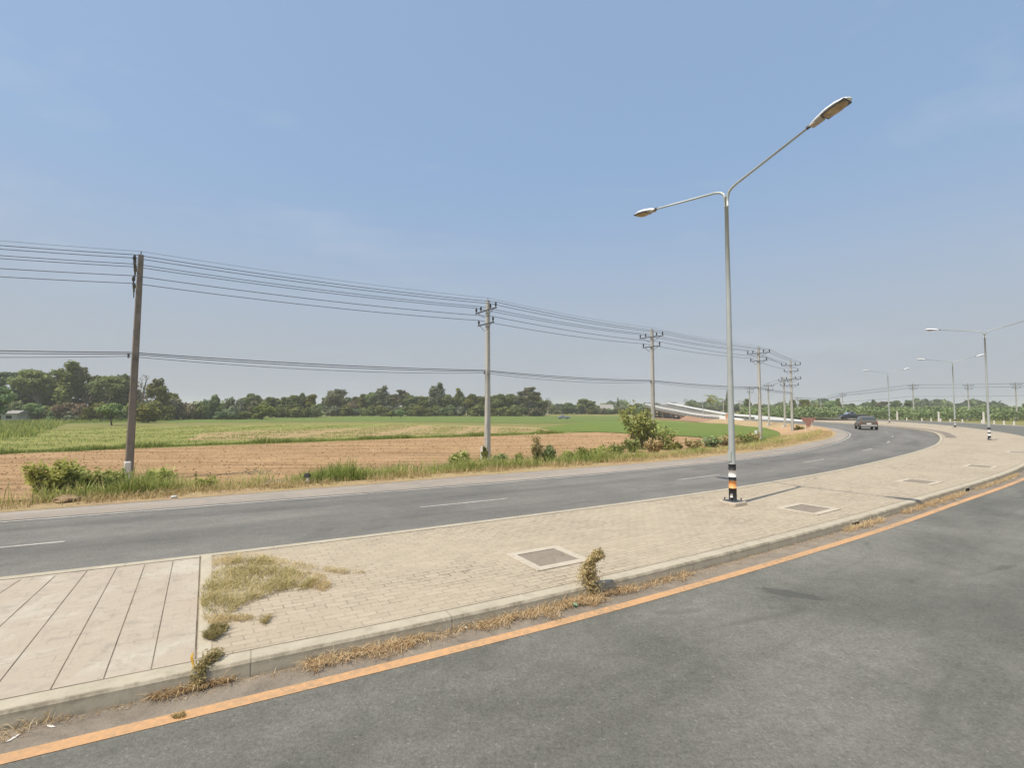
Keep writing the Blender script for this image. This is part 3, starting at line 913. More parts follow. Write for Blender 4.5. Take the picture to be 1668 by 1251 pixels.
for k, (z, sg, r, w) in enumerate(((5.55, .34, .020, 'uppermost'), (5.48, .44, .016, 'middle'), (5.38, .66, .012, 'most sagging'))):
    cable('telephone_cable', [att(o, 0, z, -.24) for o in mains], r, sg, M['cable_black'], w + ' of the three low black cables crossing the poles at half height', 'low telephone cables', 'telephone cable')
mb_ = mains[-1]
for k, x in enumerate((-1.05, .6, 1.18)):
    ps = [att(mb_, x, ARMS[0] - 1.9 + .34)] + [att(o, x, ARMS[0] + .34) for o in branch[:3]]
    cable('power_cable', ps, .018, .3, M['cable'], 'conductor leading from the double crossarm pole to the short poles, %s' % ('on the field side', 'in the middle', 'on the road side')[k], 'branch conductors beyond the bend')
for k, (x, z) in enumerate(((-1.05, ARMS[0]), (1.18, ARMS[0]), (-.74, ARMS[1]), (.88, ARMS[1]))):
    ps = [att(o, x, z + .34) for o in right] 
    cable('power_cable', ps, .030, .16, M['cable'], '%s conductor on the %s crossarms of the far right pole row' % (('far side', 'near side')[k % 2], ('upper', 'lower')[k // 2]), 'conductors of the far right pole row')
cable('telephone_cable', [att(o, 0, 6.4) for o in right[:5]], .028, .2, M['cable_black'], 'lone low cable under the crossarms of the far right pole row', 'conductors of the far right pole row', 'telephone cable')
for o in (mains[0], right[0]): bpy.data.objects.remove(o)

# ------------------------------------------------------------------ flyover
ZY = [100, 112, 122, 130, 137, 155, 160, 170, 184, 200, 225]
ZZ = [0, 0, .12, .45, .9, 2.1, 2.5, 3.15, 3.75, 4.0, 3.7]
def lin(P, n): return resample(np.array(P, float), n=n)
BL = spline([(47.5, 112), (47.7, 122), (47.6, 137), (47.2, 155), (47.2, 168), (48.8, 182), (53, 196), (60, 208)])
BR = spline([(55.5, 112), (55.6, 122), (55.6, 137), (55.4, 155), (55.6, 168), (57.2, 180), (61, 191), (67, 200)])
nb = 90; BL, BR = resample(BL, n=nb), resample(BR, n=nb)
mid_y = (BL[:, 1] + BR[:, 1]) / 2
bz = np.interp(mid_y, ZY, ZZ)
fly = empty('flyover_bridge', (51.5, 112, GZ)); prop(fly, 'pale concrete flyover climbing away behind the green crop, with white parapets', 'bridge')
def rel(o): o.location = -Vector(fly.location)
def loft(name, profs, m):
    """profs: list over stations of lists of points"""
    k = len(profs[0]); vs = [p for st in profs for p in st]; fs = []
    for i in range(len(profs) - 1):
        for j in range(k):
            j2 = (j + 1) % k
            fs.append((i * k + j, i * k + j2, (i + 1) * k + j2, (i + 1) * k + j))
    fs.append(tuple(range(k))); fs.append(tuple(reversed(range((len(profs) - 1) * k, len(profs) * k))))
    mb = MB(); mb.add(vs, fs); o = mb.build(name, m, fly); rel(o); return o
nL, nR = normals(BL), normals(BR)
loft('deck', [[(*(BL[i]), bz[i] - .45), (*(BL[i] - nL[i] * .6), bz[i] - 1.0), (*(BR[i] + nR[i] * .6), bz[i] - 1.0), (*(BR[i]), bz[i] - .45), (*BR[i], bz[i]), (*BL[i], bz[i])] for i in range(nb)], M['girder'])
for (A, nA, s) in ((BL, nL, -1), (BR, nR, 1)):
    loft('parapet', [[(*(A[i] - s * nA[i] * .05), bz[i] + .42), (*(A[i] + s * nA[i] * .22), bz[i] + .42), (*(A[i] + s * nA[i] * .22), bz[i] + .55), (*(A[i] + s * nA[i] * .14), bz[i] + .9), (*(A[i] - s * nA[i] * .05), bz[i] + .9)] for i in range(nb)], M['parapet'])
    pk = MB()
    for i in range(1, nb - 1, 2):
        q_ = A[i] + s * nA[i] * .08; pk.box((q_[0], q_[1], bz[i] + .2), (.22, .22, .46))
    rel(pk.build('railing_posts', M['girder'], fly)); fly.children[-1]['kind'] = 'stuff'
sf = MB(); vs = []; fs = []
for i in range(nb): vs += [(*(BL[i] - nL[i] * .3), bz[i] + .006), (*(BR[i] + nR[i] * .3), bz[i] + .006)]
for i in range(nb - 1): fs.append((2 * i, 2 * i + 1, 2 * i + 3, 2 * i + 2))
sf.add(vs, fs); rel(sf.build('road_surface', M['asphalt_far'], fly))
for yy in (139, 148, 157, 166, 175, 184, 193):
    i = int(np.argmin(abs(mid_y - yy)))
    if bz[i] < 0.3: continue
    c0, c1 = BL[i], BR[i]; zt = bz[i] - 1.0
    pm = MB(); d = (c1 - c0) / np.linalg.norm(c1 - c0)
    for t in (1.6, 6.2):
        q = c0 + d * t
        pm.box((q[0], q[1], (zt - .4 + GZ) / 2), (.7, .7, zt - .4 - GZ), bevel=.08)
    pm.box(((c0[0] + c1[0]) / 2, (c0[1] + c1[1]) / 2, zt - .2), (7.0, .9, .4), bevel=.05)
    rel(pm.build('pier', M['conc'], fly))
ab = MB(); i = int(np.argmin(abs(mid_y - 134)))
ab.box((51.6, 134, (bz[i] - 1.0 + GZ) / 2), (7.4, 1.0, bz[i] - 1.0 - GZ + .02))
rel(ab.build('abutment', M['conc'], fly))
eb = [k_ for k_ in range(nb) if mid_y[k_] < 134.3]
loft('embankment', [[(*(BL[k_] + nL[k_] * 2.6), GZ - .05), (*(BR[k_] - nR[k_] * 2.6), GZ - .05), (*(BR[k_] + nR[k_] * .3), bz[k_] - .05), (*(BL[k_] - nL[k_] * .3), bz[k_] - .05)] for k_ in eb], M['red_earth'])

# white barrier running on from the flyover along the road's two sides
for A, lab in ((cut(K2, 92, 112.6), 'low white concrete barrier joining the right flyover parapet'), (cut(V, 101, 112.6), 'low white concrete barrier joining the left flyover parapet')):
    nA = normals(A); mb = MB(); vs = []; fs = []
    for i in range(len(A)):
        t = i / (len(A) - 1); hh = .25 + .65 * t
        a, b = A[i] + nA[i] * .18, A[i] - nA[i] * .18; c, d = A[i] + nA[i] * .08, A[i] - nA[i] * .08
        vs += [(*a, -.1), (*a, .1), (*c, hh), (*d, hh), (*b, .1), (*b, -.1)]
    for i in range(len(A) - 1):
        for j in range(5): fs.append((i * 6 + j, i * 6 + j + 1, i * 6 + 7 + j, i * 6 + 6 + j))
    fs.append(tuple(range(6))); fs.append(tuple(reversed(range(len(vs) - 6, len(vs)))))
    mb.add(vs, fs); prop(mb.build('concrete_barrier', M['parapet']), lab, 'barrier', 'low barriers leading to the flyover')

# ------------------------------------------------------------------ hatches in the paving, kerb inlets
def hatch(u, v, label, size=(1.15, .92), wid=.62):
    p = G(u, v, KH); i = idx(K1, np.array(p[:2])); n_ = normals(K1)[i]; ang = math.atan2(-n_[0], n_[1])
    root = empty('drain_hatch', (p.x, p.y, KH - .004), ang); prop(root, label, 'drain hatch', 'concrete drain hatches set in the paved median')
    fr = MB(); L, Wd_ = size; b = .14
    for c, d in (((0, Wd_ / 2 - b / 2, .006), (L, b, .020)), ((0, -Wd_ / 2 + b / 2, .006), (L, b, .020)), ((L / 2 - b / 2, 0, .0055), (b, Wd_ - 2 * b, .020)), ((-L / 2 + b / 2, 0, .0055), (b, Wd_ - 2 * b, .020))):
        fr.box(c, d)
    fr.build('frame', M['conc_white'] if False else M['hatch_frame'], root)
    ld = MB(); ld.box((0, 0, .0), (L - 2 * b - .02, Wd_ - 2 * b - .02, .018), bevel=.006); ld.build('lid', M['hatch'], root)
    gp = MB(); gp.box((0, 0, -.003), (L - 2 * b, Wd_ - 2 * b, .012)); gp.build('gap', M['dark_open'], root)
    return root
hatch(892, 908.5, 'nearest square drain hatch, brown lid in a pale frame left of the dried plant', (1.0, .95))
hatch(1316, 829, 'drain hatch in the paving right of the near street lamp')
hatch(1497, 785, 'drain hatch beyond the lamp arm shadow, third along the median')
hatch(1597, 760, 'flat drain hatch near the right edge, fourth along the median')
hatch(1660, 737, 'farthest drain hatch at the right edge of the photo')
def inlet(u, v, label, w=.34):
    p = G(u, v, .05); i = idx(K1, np.array(p[:2])); n_ = normals(K1)[i]; q = K1[i]; ang = math.atan2(-n_[0], n_[1])
    root = empty('kerb_inlet', (q[0], q[1], 0), ang); prop(root, label, 'kerb inlet', 'drain inlets in the near kerb')
    m = MB(); m.box((0, .018, .052), (w, .05, .085)); m.build('opening', M['dark_open'], root)
    f = MB(); f.box((0, .012, .106), (w + .06, .05, .024)); f.box((-w / 2 - .015, .012, .045), (.03, .05, .098)); f.box((w / 2 + .015, .012, .045), (.03, .05, .098)); f.build('surround', M['kerb'], root)
inlet(1402, 856, 'dark kerb inlet beside heaps of dry straw, right of centre')
inlet(1577, 799, 'small dark kerb inlet farther along the near kerb', .4)

# ------------------------------------------------------------------ guide posts, signs
out = offset(K1, -10.5); out = cut(out, 20, 140)
def on_curve(A, u):
    uu = 834 + F * A[:, 0] / A[:, 1]
    i = int(np.argmin(abs(uu - u))); return A[i]
gp = None
names = {1475: 'short pale guide post, leftmost of the row before the green plants', 1500: 'short pale guide post just right of the dark crossarm pole', 1516: 'short pale guide post, immediately left of the middle tall marker',
         1532: 'short pale guide post, immediately right of the middle tall marker', 1548: 'short pale guide post just left of the third street lamp', 1564: 'short pale guide post just right of the third street lamp',
         1597: 'short pale guide post at the foot of the right tall marker', 1617: 'short pale guide post just right of the second street lamp', 1635: 'short pale guide post, second from the right edge', 1651: 'short pale guide post nearest the right edge'}
for u, lab in names.items():
    q = on_curve(out, u)
    if gp is None:
        gp = empty('guide_post'); m = MB(); m.box((0, 0, .28), (.20, .20, .70), taper=.8, bevel=.03); m.build('post', M['post_white'], gp)
        m = MB(); m.box((0, 0, .63), (.12, .12, .05), taper=.5, bevel=.01); m.build('cap', M['conc_white'], gp); o = gp
    else: o = copy_tree(gp)
    o.location = (q[0], q[1], -.05); prop(o, lab, 'guide post', 'guide posts along the outer road edge')
mk = None
for u, lab in ((1461.5, 'tall white marker post, left one, before the green plants'), (1527, 'tall white marker post, middle one, before the green plants'), (1600.5, 'tall white marker post, right one, beside the second street lamp')):
    q = on_curve(offset(cut(K1, 20, 140), -11.4), u)
    if mk is None:
        mk = empty('marker_post'); m = MB(); m.box((0, 0, .85), (.30, .26, 1.9), taper=.82, bevel=.05); m.build('post', M['post_white'], mk)
        m = MB(); m.box((0, 0, 1.86), (.20, .18, .14), taper=.4, bevel=.02); m.build('cap', M['conc_white'], mk); o = mk
    else: o = copy_tree(mk)
    o.location = (q[0], q[1], -.06); prop(o, lab, 'marker post', 'tall white marker posts along the outer road edge')

sg = empty('road_sign', G(1317, 699.5, 0.0)); prop(sg, 'faded red downward-pointing triangular sign on the inside of the bend', 'road sign')
m = MB(); yaw = math.atan2(-sg.location.x, -sg.location.y)
sg.rotation_euler.z = -yaw + R(12)
m.add([(-.72, 0, 1.40), (.72, 0, 1.40), (.80, 0, 1.30), (.10, 0, .30), (-.10, 0, .30), (-.80, 0, 1.30), (-.72, .03, 1.40), (.72, .03, 1.40), (.80, .03, 1.30), (.10, .03, .30), (-.10, .03, .30), (-.80, .03, 1.30)],
      [(5, 4, 3, 2, 1, 0), (6, 7, 8, 9, 10, 11)] + [(i, (i + 1) % 6, 6 + (i + 1) % 6, 6 + i) for i in range(6)]); m.build('panel', M['sign_back'], sg)
for x in (-.35, .35):
    m = MB(); m.tube([(x, .06, -.1), (x, .06, 1.2)], .03, 8); m.build('post', M['post_white'], sg)
sb = empty('warning_board', (*on_curve(cut(V, 95, 113), 1186), 0)); prop(sb, 'faded orange board standing at the foot of the flyover parapet', 'board')
m = MB(); m.box((0, 0, .75), (1.1, .05, 1.2), bevel=.01); m.build('panel', M['sign_orange'], sb)
for x in (-.4, .4):
    m = MB(); m.box((x, .05, .2), (.06, .06, .9)); m.build('leg', M['post_white'], sb)

# ------------------------------------------------------------------ vehicles
def wheel(parent, x, y, r=.34):
    t = MB(); t.tube([(x, y - .11, r), (x, y - .09, r), (x, y + .09, r), (x, y + .11, r)], [r * .9, r, r, r * .9], 20); w = t.build('wheel', M['dark_rubber'], parent)
    k = MB(); s = 1 if y > 0 else -1
    k.tube([(x, y + s * .112, r), (x, y + s * .118, r)], [r * .58, r * .5], 14); k.build('rim', M['chrome'], w)
def body_loft(stations, name, m, parent, smooth=False):
    """stations (x, halfwidth_low, halfwidth_high, z_low, z_high)"""
    vs = []; fs = []
    for (x, wl, wh, z0, z1) in stations:
        vs += [(x, -wl * .94, z0), (x, -wl, z0 + (z1 - z0) * .25), (x, -(wl + wh) / 2 * 1.0, z0 + (z1 - z0) * .7), (x, -wh * .9, z1 - .01), (x, -wh * .5, z1), (x, wh * .5, z1), (x, wh * .9, z1 - .01), (x, (wl + wh) / 2, z0 + (z1 - z0) * .7), (x, wl, z0 + (z1 - z0) * .25), (x, wl * .94, z0)]
    k = 10
    for i in range(len(stations) - 1):
        for j in range(k):
            j2 = (j + 1) % k
            fs.append((i * k + j, i * k + j2, (i + 1) * k + j2, (i + 1) * k + j))
    fs.append(tuple(range(k))); fs.append(tuple(reversed(range((len(stations) - 1) * k, len(stations) * k))))
    mb = MB(); mb.add(vs, fs, smooth); return mb.build(name, m, parent)
def vehicle(loc, heading, paint, kind, label, cat, glass, scale=1.0):
    root = empty('pickup_truck' if kind == 'pickup' else 'car', loc, heading); prop(root, label, cat); root.scale = (scale,) * 3
    W_ = .86
    if kind == 'pickup':
        body_loft([(-2.55, .80, .80, .42, 1.02), (-2.45, .86, .85, .36, 1.05), (-.35, .86, .85, .33, 1.05), (-.30, .86, .84, .33, 1.06), (1.0, .86, .84, .33, 1.06), (1.1, .86, .82, .33, 1.05), (2.0, .85, .78, .35, .98), (2.4, .80, .70, .40, .85), (2.5, .72, .6, .45, .7)], 'body', paint, root)
        bd = MB(); bd.box((-1.42, 0, 1.056), (1.95, 1.46, .02)); bd.build('load_bed', M['dark_open'], root)
        cab = body_loft([(-.42, .80, .62, 1.04, 1.08), (-.25, .80, .64, 1.04, 1.55), (.1, .80, .66, 1.04, 1.66), (.75, .80, .64, 1.04, 1.62), (1.35, .80, .66, 1.04, 1.10)], 'cabin', paint, root)
    else:
        body_loft([(-2.25, .70, .66, .42, .95), (-2.15, .84, .80, .34, 1.02), (-1.4, .87, .84, .30, 1.02), (.9, .87, .84, .30, 1.00), (1.5, .87, .80, .30, .95), (2.1, .82, .72, .34, .82), (2.25, .72, .6, .42, .68)], 'body', paint, root)
        cab = body_loft([(-2.12, .76, .60, .99, 1.03), (-1.75, .79, .62, .99, 1.44), (-1.1, .79, .64, .99, 1.56), (.1, .79, .64, .99, 1.55), (.45, .78, .63, .99, 1.46), (1.15, .76, .62, .98, 1.02)], 'cabin', paint, root)
    # glazing
    zs = 1.06; zt = 1.50 if kind == 'pickup' else 1.42
    g = MB()
    if kind == 'pickup':
        g.add([(1.30, -.70, 1.10), (1.30, .70, 1.10), (.86, .60, 1.55), (.86, -.60, 1.55)], [(0, 1, 2, 3)], M=Matrix.Translation((.035, 0, .012)))
        g.build('windscreen', glass, root)
        g = MB(); g.add([(-.37, -.62, 1.14), (-.37, .62, 1.14), (-.28, .56, 1.50), (-.28, -.56, 1.50)], [(3, 2, 1, 0)], M=Matrix.Translation((-.03, 0, 0))); g.build('rear_window', glass, root)
        spans = ((-.18, .38), (.45, 1.0))
    else:
        g.add([(1.08, -.66, 1.05), (1.08, .66, 1.05), (.50, .56, 1.44), (.50, -.56, 1.44)], [(0, 1, 2, 3)], M=Matrix.Translation((.035, 0, .012)))
        g.build('windscreen', glass, root)
        g = MB(); g.add([(-2.07, -.66, 1.07), (-2.07, .66, 1.07), (-1.80, .56, 1.42), (-1.80, -.56, 1.42)], [(3, 2, 1, 0)], M=Matrix.Translation((-.03, 0, .01))); g.build('rear_window', glass, root)
        spans = ((-1.6, -.95), (-.88, -.2), (-.12, .5))
    for s in (-1, 1):
        for (a, b) in spans:
            w = MB(); w.add([(a, s * .812, zs + .04), (b, s * .812, zs + .04), (b - .1 if b > .4 else b, s * .715, zt - .02), (a + (.08 if a < -1.5 else 0), s * .715, zt - .02)], [(0, 1, 2, 3)]); w.build('side_window', glass, root)
    for x in (-1.5, 1.45):
        for s in (-1, 1): wheel(root, x, s * .78)
    fx = 2.5 if kind == 'pickup' else 2.24; rx = -2.56 if kind == 'pickup' else -2.22
    for s in (-1, 1):
        h = MB(); h.box((fx - .06, s * .60, .74), (.10, .28, .13), bevel=.02); h.build('headlight', M['glass_sky'], root)
        h = MB(); h.box((rx + .05, s * .72, .84), (.10, .15, .20), bevel=.02); h.build('tail_light', M['red_lamp'], root)
        h = MB(); h.box((.95, s * .96, 1.12), (.10, .18, .13), bevel=.03); h.build('wing_mirror', paint, root)
    h = MB(); h.box((fx - .01, 0, .50), (.12, 1.5, .16), bevel=.03); h.build('front_bumper', M['chrome'], root)
    h = MB(); h.box((rx - .02, 0, .47), (.14, 1.5, .16), bevel=.03); h.build('rear_bumper', M['chrome'], root)
    h = MB(); h.box((rx - .02, 0, .70), (.03, .44, .16), bevel=.005); h.build('number_plate', M['plate'], root)
    h = MB(); h.box((rx + .01, 0, .71), (.05, 1.15, .22)); h.build('tailgate_recess', M['black_paint'], root)
    h = MB(); h.box((fx + .01, 0, .64), (.05, .85, .13)); h.build('grille', M['black_paint'], root)
    return root
q = G(1410.5, 699.3, 0)
v1 = vehicle((q.x, q.y, .0), R(62), M['car_tan'], 'car', 'dusty bronze car driving away round the far lane of the bend', 'car', M['glass'], 1.02)
q = Vector((*on_curve(offset(cut(K1, 60, 140), -3.4), 1386), 0))
v2 = vehicle(q, R(172), M['car_black'], 'pickup', 'black pickup truck seen from the side behind the bronze car', 'pickup truck', M['glass_sky'], 1.05)
q = G(918, 682.5, GZ)
v3 = vehicle((q.x, q.y, GZ), R(184), M['car_blue'], 'pickup', 'small dull blue pickup parked out in the green fields', 'pickup truck', M['glass'], .72)

# ------------------------------------------------------------------ small houses far off
def house(u, v, w, d, h, roofh, wallm, roofm, label, rz=0.0, dist=None):
    p = G(u, v, GZ)
    root = empty('house', p, rz); prop(root, label, 'house')
    m = MB(); m.box((0, 0, h / 2), (w, d, h)); m.build('wall', wallm, root)
    m = MB(); m.prism([(-w / 2 - .35, h - .05), (0, h + roofh), (w / 2 + .35, h - .05), (w / 2 + .35, h + .10), (0, h + roofh + .15), (-w / 2 - .35, h + .10)][::1], -d / 2 - .4, d / 2 + .4) if False else m.add(
        [(-w / 2 - .4, -d / 2 - .5, h), (w / 2 + .4, -d / 2 - .5, h), (w / 2 + .4, d / 2 + .5, h), (-w / 2 - .4, d / 2 + .5, h), (-w / 2 - .4, 0, h + roofh), (w / 2 + .4, 0, h + roofh)],
        [(0, 1, 5, 4), (2, 3, 4, 5), (1, 2, 5), (3, 0, 4), (3, 2, 1, 0)]); m.build('roof', roofm, root)
    for x in (-w * .3, w * .28):
        q_ = MB(); q_.box((x, -d / 2 - .01, h * .58), (w * .16, .05, h * .34)); f_ = q_.build('window', M['dark_open'], root)
    q_ = MB(); q_.box((0, -d / 2 - .01, h * .38), (w * .14, .06, h * .74)); q_.build('door', M['dark_open'], root)
    return root
house(6, 687.5, 6.6, 4, 2.0, .7, M['wall_white'], M['roof_grey'], 'low white outbuilding at the left edge of the photo, in front of the trees', R(20))
house(38, 686, 4.0, 3, 1.8, .5, M['wall_white'], M['roof_grey'], 'small pale hut beside the white outbuilding at the left edge')
house(887, 674.5, 3.4, 4, 1.8, 1.1, M['wall_white'], M['wall_white'], 'tiny white hut among dark trees, left of its twin')
house(899, 674.5, 4.4, 4, 1.8, 1.5, M['wall_white'], M['wall_white'], 'slightly larger tiny white hut, right of its twin among dark trees')
house(981, 674.8, 10.5, 7, 2.6, 2.6, M['roof_red'], M['roof_grey'], 'distant house with a broad pale roof between tree crowns')
house(1092, 679.5, 4.6, 4, 2.0, .9, M['wall_white'], M['roof_grey'], 'white shed seen under the flyover, left one')
house(1102, 679, 4.2, 4, 1.7, .8, M['wall_white'], M['wall_white'], 'white shed seen under the flyover, right one')

# ------------------------------------------------------------------ vegetation
def rand_unit(n):
    v = rng.normal(size=(n, 3)); return v / np.linalg.norm(v, axis=1)[:, None]
def leaf_quads(C, nrm, size, aspect=1.5, droop=0.0):
    """one quad per centre C, facing nrm, random spin"""
    n = len(C)
    a = np.cross(nrm, rand_unit(n)); a /= np.linalg.norm(a, axis=1)[:, None] + 1e-9
    a[:, 2] -= droop; a /= np.linalg.norm(a, axis=1)[:, None] + 1e-9
    b = np.cross(nrm, a); b /= np.linalg.norm(b, axis=1)[:, None] + 1e-9
    s = (size * rng.uniform(.6, 1.4, n))[:, None] if not hasattr(size, '__len__') else size[:, None]
    a = a * s * .5 * aspect; b = b * s * .5
    return np.stack([C - a * 1.0, C - b * .9 + a * .1, C + a * 1.0, C + b * .9 + a * .1], 1)
def blob_cloud(blobs, n, size, fill=.35, up=.35, aspect=1.4, droop=.2):
    """blobs: (m,6) centre + radii; leaves mostly near the shells"""
    blobs = np.array(blobs, float)
    w = (blobs[:, 3] * blobs[:, 4] + blobs[:, 4] * blobs[:, 5] + blobs[:, 3] * blobs[:, 5]); w /= w.sum()
    bi = rng.choice(len(blobs), n, p=w)
    d = rand_unit(n)
    r = 1 - fill * rng.random(n) ** 1.5 + rng.normal(0, .07, n)
    # ragged shell
    ph = rng.uniform(0, 6, (len(blobs), 3))[bi]
    r *= 1 + .16 * np.sin(d[:, 0] * 5 + ph[:, 0]) * np.sin(d[:, 1] * 5 + ph[:, 1]) + .10 * np.sin(d[:, 2] * 9 + ph[:, 2])
    C = blobs[bi, :3] + d * blobs[bi, 3:] * r[:, None]
    nrm = d * .8 + rand_unit(n) * .8; nrm[:, 2] += up; nrm /= np.linalg.norm(nrm, axis=1)[:, None]
    bt = rng.uniform(.25, .75, len(blobs))[bi]
    tint = np.clip(bt + rng.normal(0, .17, n), 0, 1)
    return leaf_quads(C, nrm, size, aspect, droop), tint

def crown_blobs(kind, H, Rr):
    B = []
    if kind == 'broad':
        for k in range(17):
            a = rng.uniform(0, 2 * math.pi); t = rng.random() ** .6; z = rng.uniform(.36, .88)
            prof = math.sin(math.pi * min(1, (z - .18) / .80)) ** .6
            r = Rr * rng.uniform(.20, .36)
            B.append((math.cos(a) * Rr * .72 * t * prof, math.sin(a) * Rr * .72 * t * prof, H * z, r, r, r * rng.uniform(.6, .85)))
        B.append((0, 0, H * .62, Rr * .5, Rr * .5, H * .2))
    elif kind == 'umbrella':
        for k in range(15):
            a = rng.uniform(0, 2 * math.pi); t = rng.random() ** .5
            r = Rr * rng.uniform(.18, .34)
            B.append((math.cos(a) * Rr * .8 * t, math.sin(a) * Rr * .8 * t, H * (.90 - .20 * t + rng.uniform(-.13, .04)), r, r, r * .5))
        for k in range(5):
            a = rng.uniform(0, 2 * math.pi); r = Rr * rng.uniform(.18, .28)
            B.append((math.cos(a) * Rr * .5, math.sin(a) * Rr * .5, H * rng.uniform(.42, .66), r, r, r * .6))
    elif kind == 'tall':
        for k in range(20):
            z = .26 + .68 * ((k + rng.random()) / 20); w = (1 - abs(z - .55) * 1.2)
            a = rng.uniform(0, 2 * math.pi); r = Rr * rng.uniform(.28, .45) * w
            B.append((math.cos(a) * Rr * .45 * w, math.sin(a) * Rr * .45 * w, H * z, r, r, r * rng.uniform(.9, 1.5)))
    elif kind == 'cone':
        for k in range(12):
            z = .16 + .78 * k / 11; r = Rr * (1.05 - z) * .8
            B.append((rng.normal(0, .1), rng.normal(0, .1), H * z, r, r, H * .09))
    elif kind == 'shrub':
        for k in range(11):
            a = rng.uniform(0, 2 * math.pi); t = rng.random() ** .5; z = rng.uniform(.18, .78)
            r = Rr * rng.uniform(.25, .42)
            B.append((math.cos(a) * Rr * .7 * t, math.sin(a) * Rr * .7 * t, H * z * (1 - .3 * t), r, r, r * .8))
    return B

def make_tree(kind, H, Rr, n, size, m, bark, name):
    root = empty(name)
    B = crown_blobs(kind, H, Rr)
    if kind == 'palm':
        Q = []; T = []
        top = np.array([.3, 0, H * .86])
        for k in range(17):
            a = 2 * math.pi * k / 17 + rng.uniform(-.2, .2); e = rng.uniform(-.25, .95); L = Rr * rng.uniform(.85, 1.15)
            p = top.copy(); d = np.array([math.cos(a) * math.cos(e), math.sin(a) * math.cos(e), math.sin(e)]); side = np.array([-math.sin(a), math.cos(a), 0.0])
            for s in range(9):
                q = p + d * L / 9; w = L * .17 * math.sin(math.pi * (s + .6) / 9.8)
                for sg_ in (-1, 1):
                    for h in range(3):
                        b0 = p + (q - p) * h / 3; b1 = p + (q - p) * (h + .75) / 3
                        tip = side * sg_ * w * 1.6 + d * w * .5 - np.array([0, 0, w * .55])
                        Q.append([b0, b1, b1 + tip, b0 + tip * .96]); T.append(rng.uniform(.2, .8))
                p = q; d = d + np.array([0, 0, -.17]); d /= np.linalg.norm(d)
        me = np_quads('crown', np.array(Q), np.array(T)); link('crown', me, m, root)
        mb = MB(); mb.tube([(0, 0, -.2), (.08, 0, H * .3), (.2, 0, H * .6), (.3, 0, H * .88)], [.26, .2, .17, .16], 9); mb.build('trunk', bark, root)
        return root
    V_, t = blob_cloud(B, n, size)
    low = V_[:, :, 2].min(axis=1) > .05
    link('crown', np_quads('crown', V_[low], t[low]), m, root)
    mb = MB(); r0 = max(.10, H * .022) if kind != 'shrub' else .05
    topz = H * (.55 if kind != 'tall' else .85)
    wob_ = [(rng.normal(0, .12), rng.normal(0, .12)) for _ in range(4)]
    tr = [(0, 0, -.25), (wob_[0][0], wob_[0][1], topz * .3), (wob_[1][0] * 2, wob_[1][1] * 2, topz * .65), (wob_[2][0] * 3, wob_[2][1] * 3, topz)]
    mb.tube(tr, [r0 * 1.3, r0, r0 * .75, r0 * .35], 9)
    for b in B[:11]:
        t0 = rng.uniform(.35, .8); base = Vector((wob_[1][0] * 2 * t0, wob_[1][1] * 2 * t0, topz * t0))
        if kind == 'shrub': base = Vector((0, 0, 0))
        end = Vector(b[:3]); md = base.lerp(end, .5) + Vector((0, 0, -.04 * H))
        mb.tube([base, md, end], [r0 * .45, r0 * .28, r0 * .1], 6)
    mb.build('trunk', bark, root)
    return root

PROTO = {}
def protos():
    PROTO['broad'] = [make_tree('broad', 11, 4.8, 5200, .46, M['leaf_dark'], M['bark'], 'broadleaf_tree'),
                      make_tree('broad', 11, 4.2, 4600, .46, M['leaf_mid'], M['bark_pale'], 'broadleaf_tree'),
                      make_tree('broad', 11, 5.2, 5200, .48, M['leaf_dark'], M['bark'], 'broadleaf_tree'),
                      make_tree('broad', 11, 4.6, 4600, .44, M['leaf_grey'], M['bark_pale'], 'broadleaf_tree')]
    PROTO['umbrella'] = [make_tree('umbrella', 13, 6.0, 4600, .50, M['leaf_mid'], M['bark_pale'], 'broadleaf_tree'),
                         make_tree('umbrella', 13, 5.4, 4000, .50, M['leaf_grey'], M['bark_pale'], 'broadleaf_tree'),
                         make_tree('umbrella', 13, 5.6, 4200, .50, M['leaf_dark'], M['bark'], 'broadleaf_tree')]
    PROTO['tall'] = [make_tree('tall', 13, 3.6, 3600, .42, M['leaf_grey'], M['bark_pale'], 'tall_tree'),
                     make_tree('tall', 13, 3.2, 3400, .42, M['leaf_mid'], M['bark_pale'], 'tall_tree'),
                     make_tree('tall', 13, 3.6, 3400, .42, M['leaf_dark'], M['bark'], 'tall_tree')]
    PROTO['shrub'] = [make_tree('shrub', 4, 2.8, 2600, .36, M['leaf_mid'], M['bark'], 'bush'),
                      make_tree('shrub', 4, 3.0, 2600, .36, M['leaf_dark'], M['bark'], 'bush'),
                      make_tree('shrub', 4, 2.6, 2400, .34, M['leaf_bright'], M['bark'], 'bush'),
                      make_tree('shrub', 4, 2.8, 2200, .34, M['leaf_grey'], M['bark'], 'bush'),
                      make_tree('shrub', 4, 2.6, 2000, .34, M['leaf_brown'], M['bark'], 'bush')]
    PROTO['bright'] = [make_tree('broad', 9, 4.4, 4200, .42, M['leaf_bright'], M['bark'], 'broadleaf_tree')]
    PROTO['bare'] = [make_tree('tall', 12, 3.2, 420, .30, M['leaf_brown'], M['bark_pale'], 'bare_tree')]
    PROTO['cone'] = [make_tree('cone', 11, 2.0, 2400, .40, M['leaf_dark'], M['bark'], 'conical_tree')]
    PROTO['palm'] = [make_tree('palm', 11, 4.6, 0, .3, M['leaf_mid'], M['bark_pale'], 'palm_tree')]
protos()
PH_ = {'broad': (11, 4.7), 'umbrella': (12.6, 5.8), 'tall': (12.8, 2.9), 'shrub': (4, 2.8), 'bright': (9, 4.4), 'bare': (12, 2.6), 'cone': (11, 1.8), 'palm': (12, 4.6)}
seen = set()
CAT = {'shrub': 'bush', 'palm': 'palm tree'}
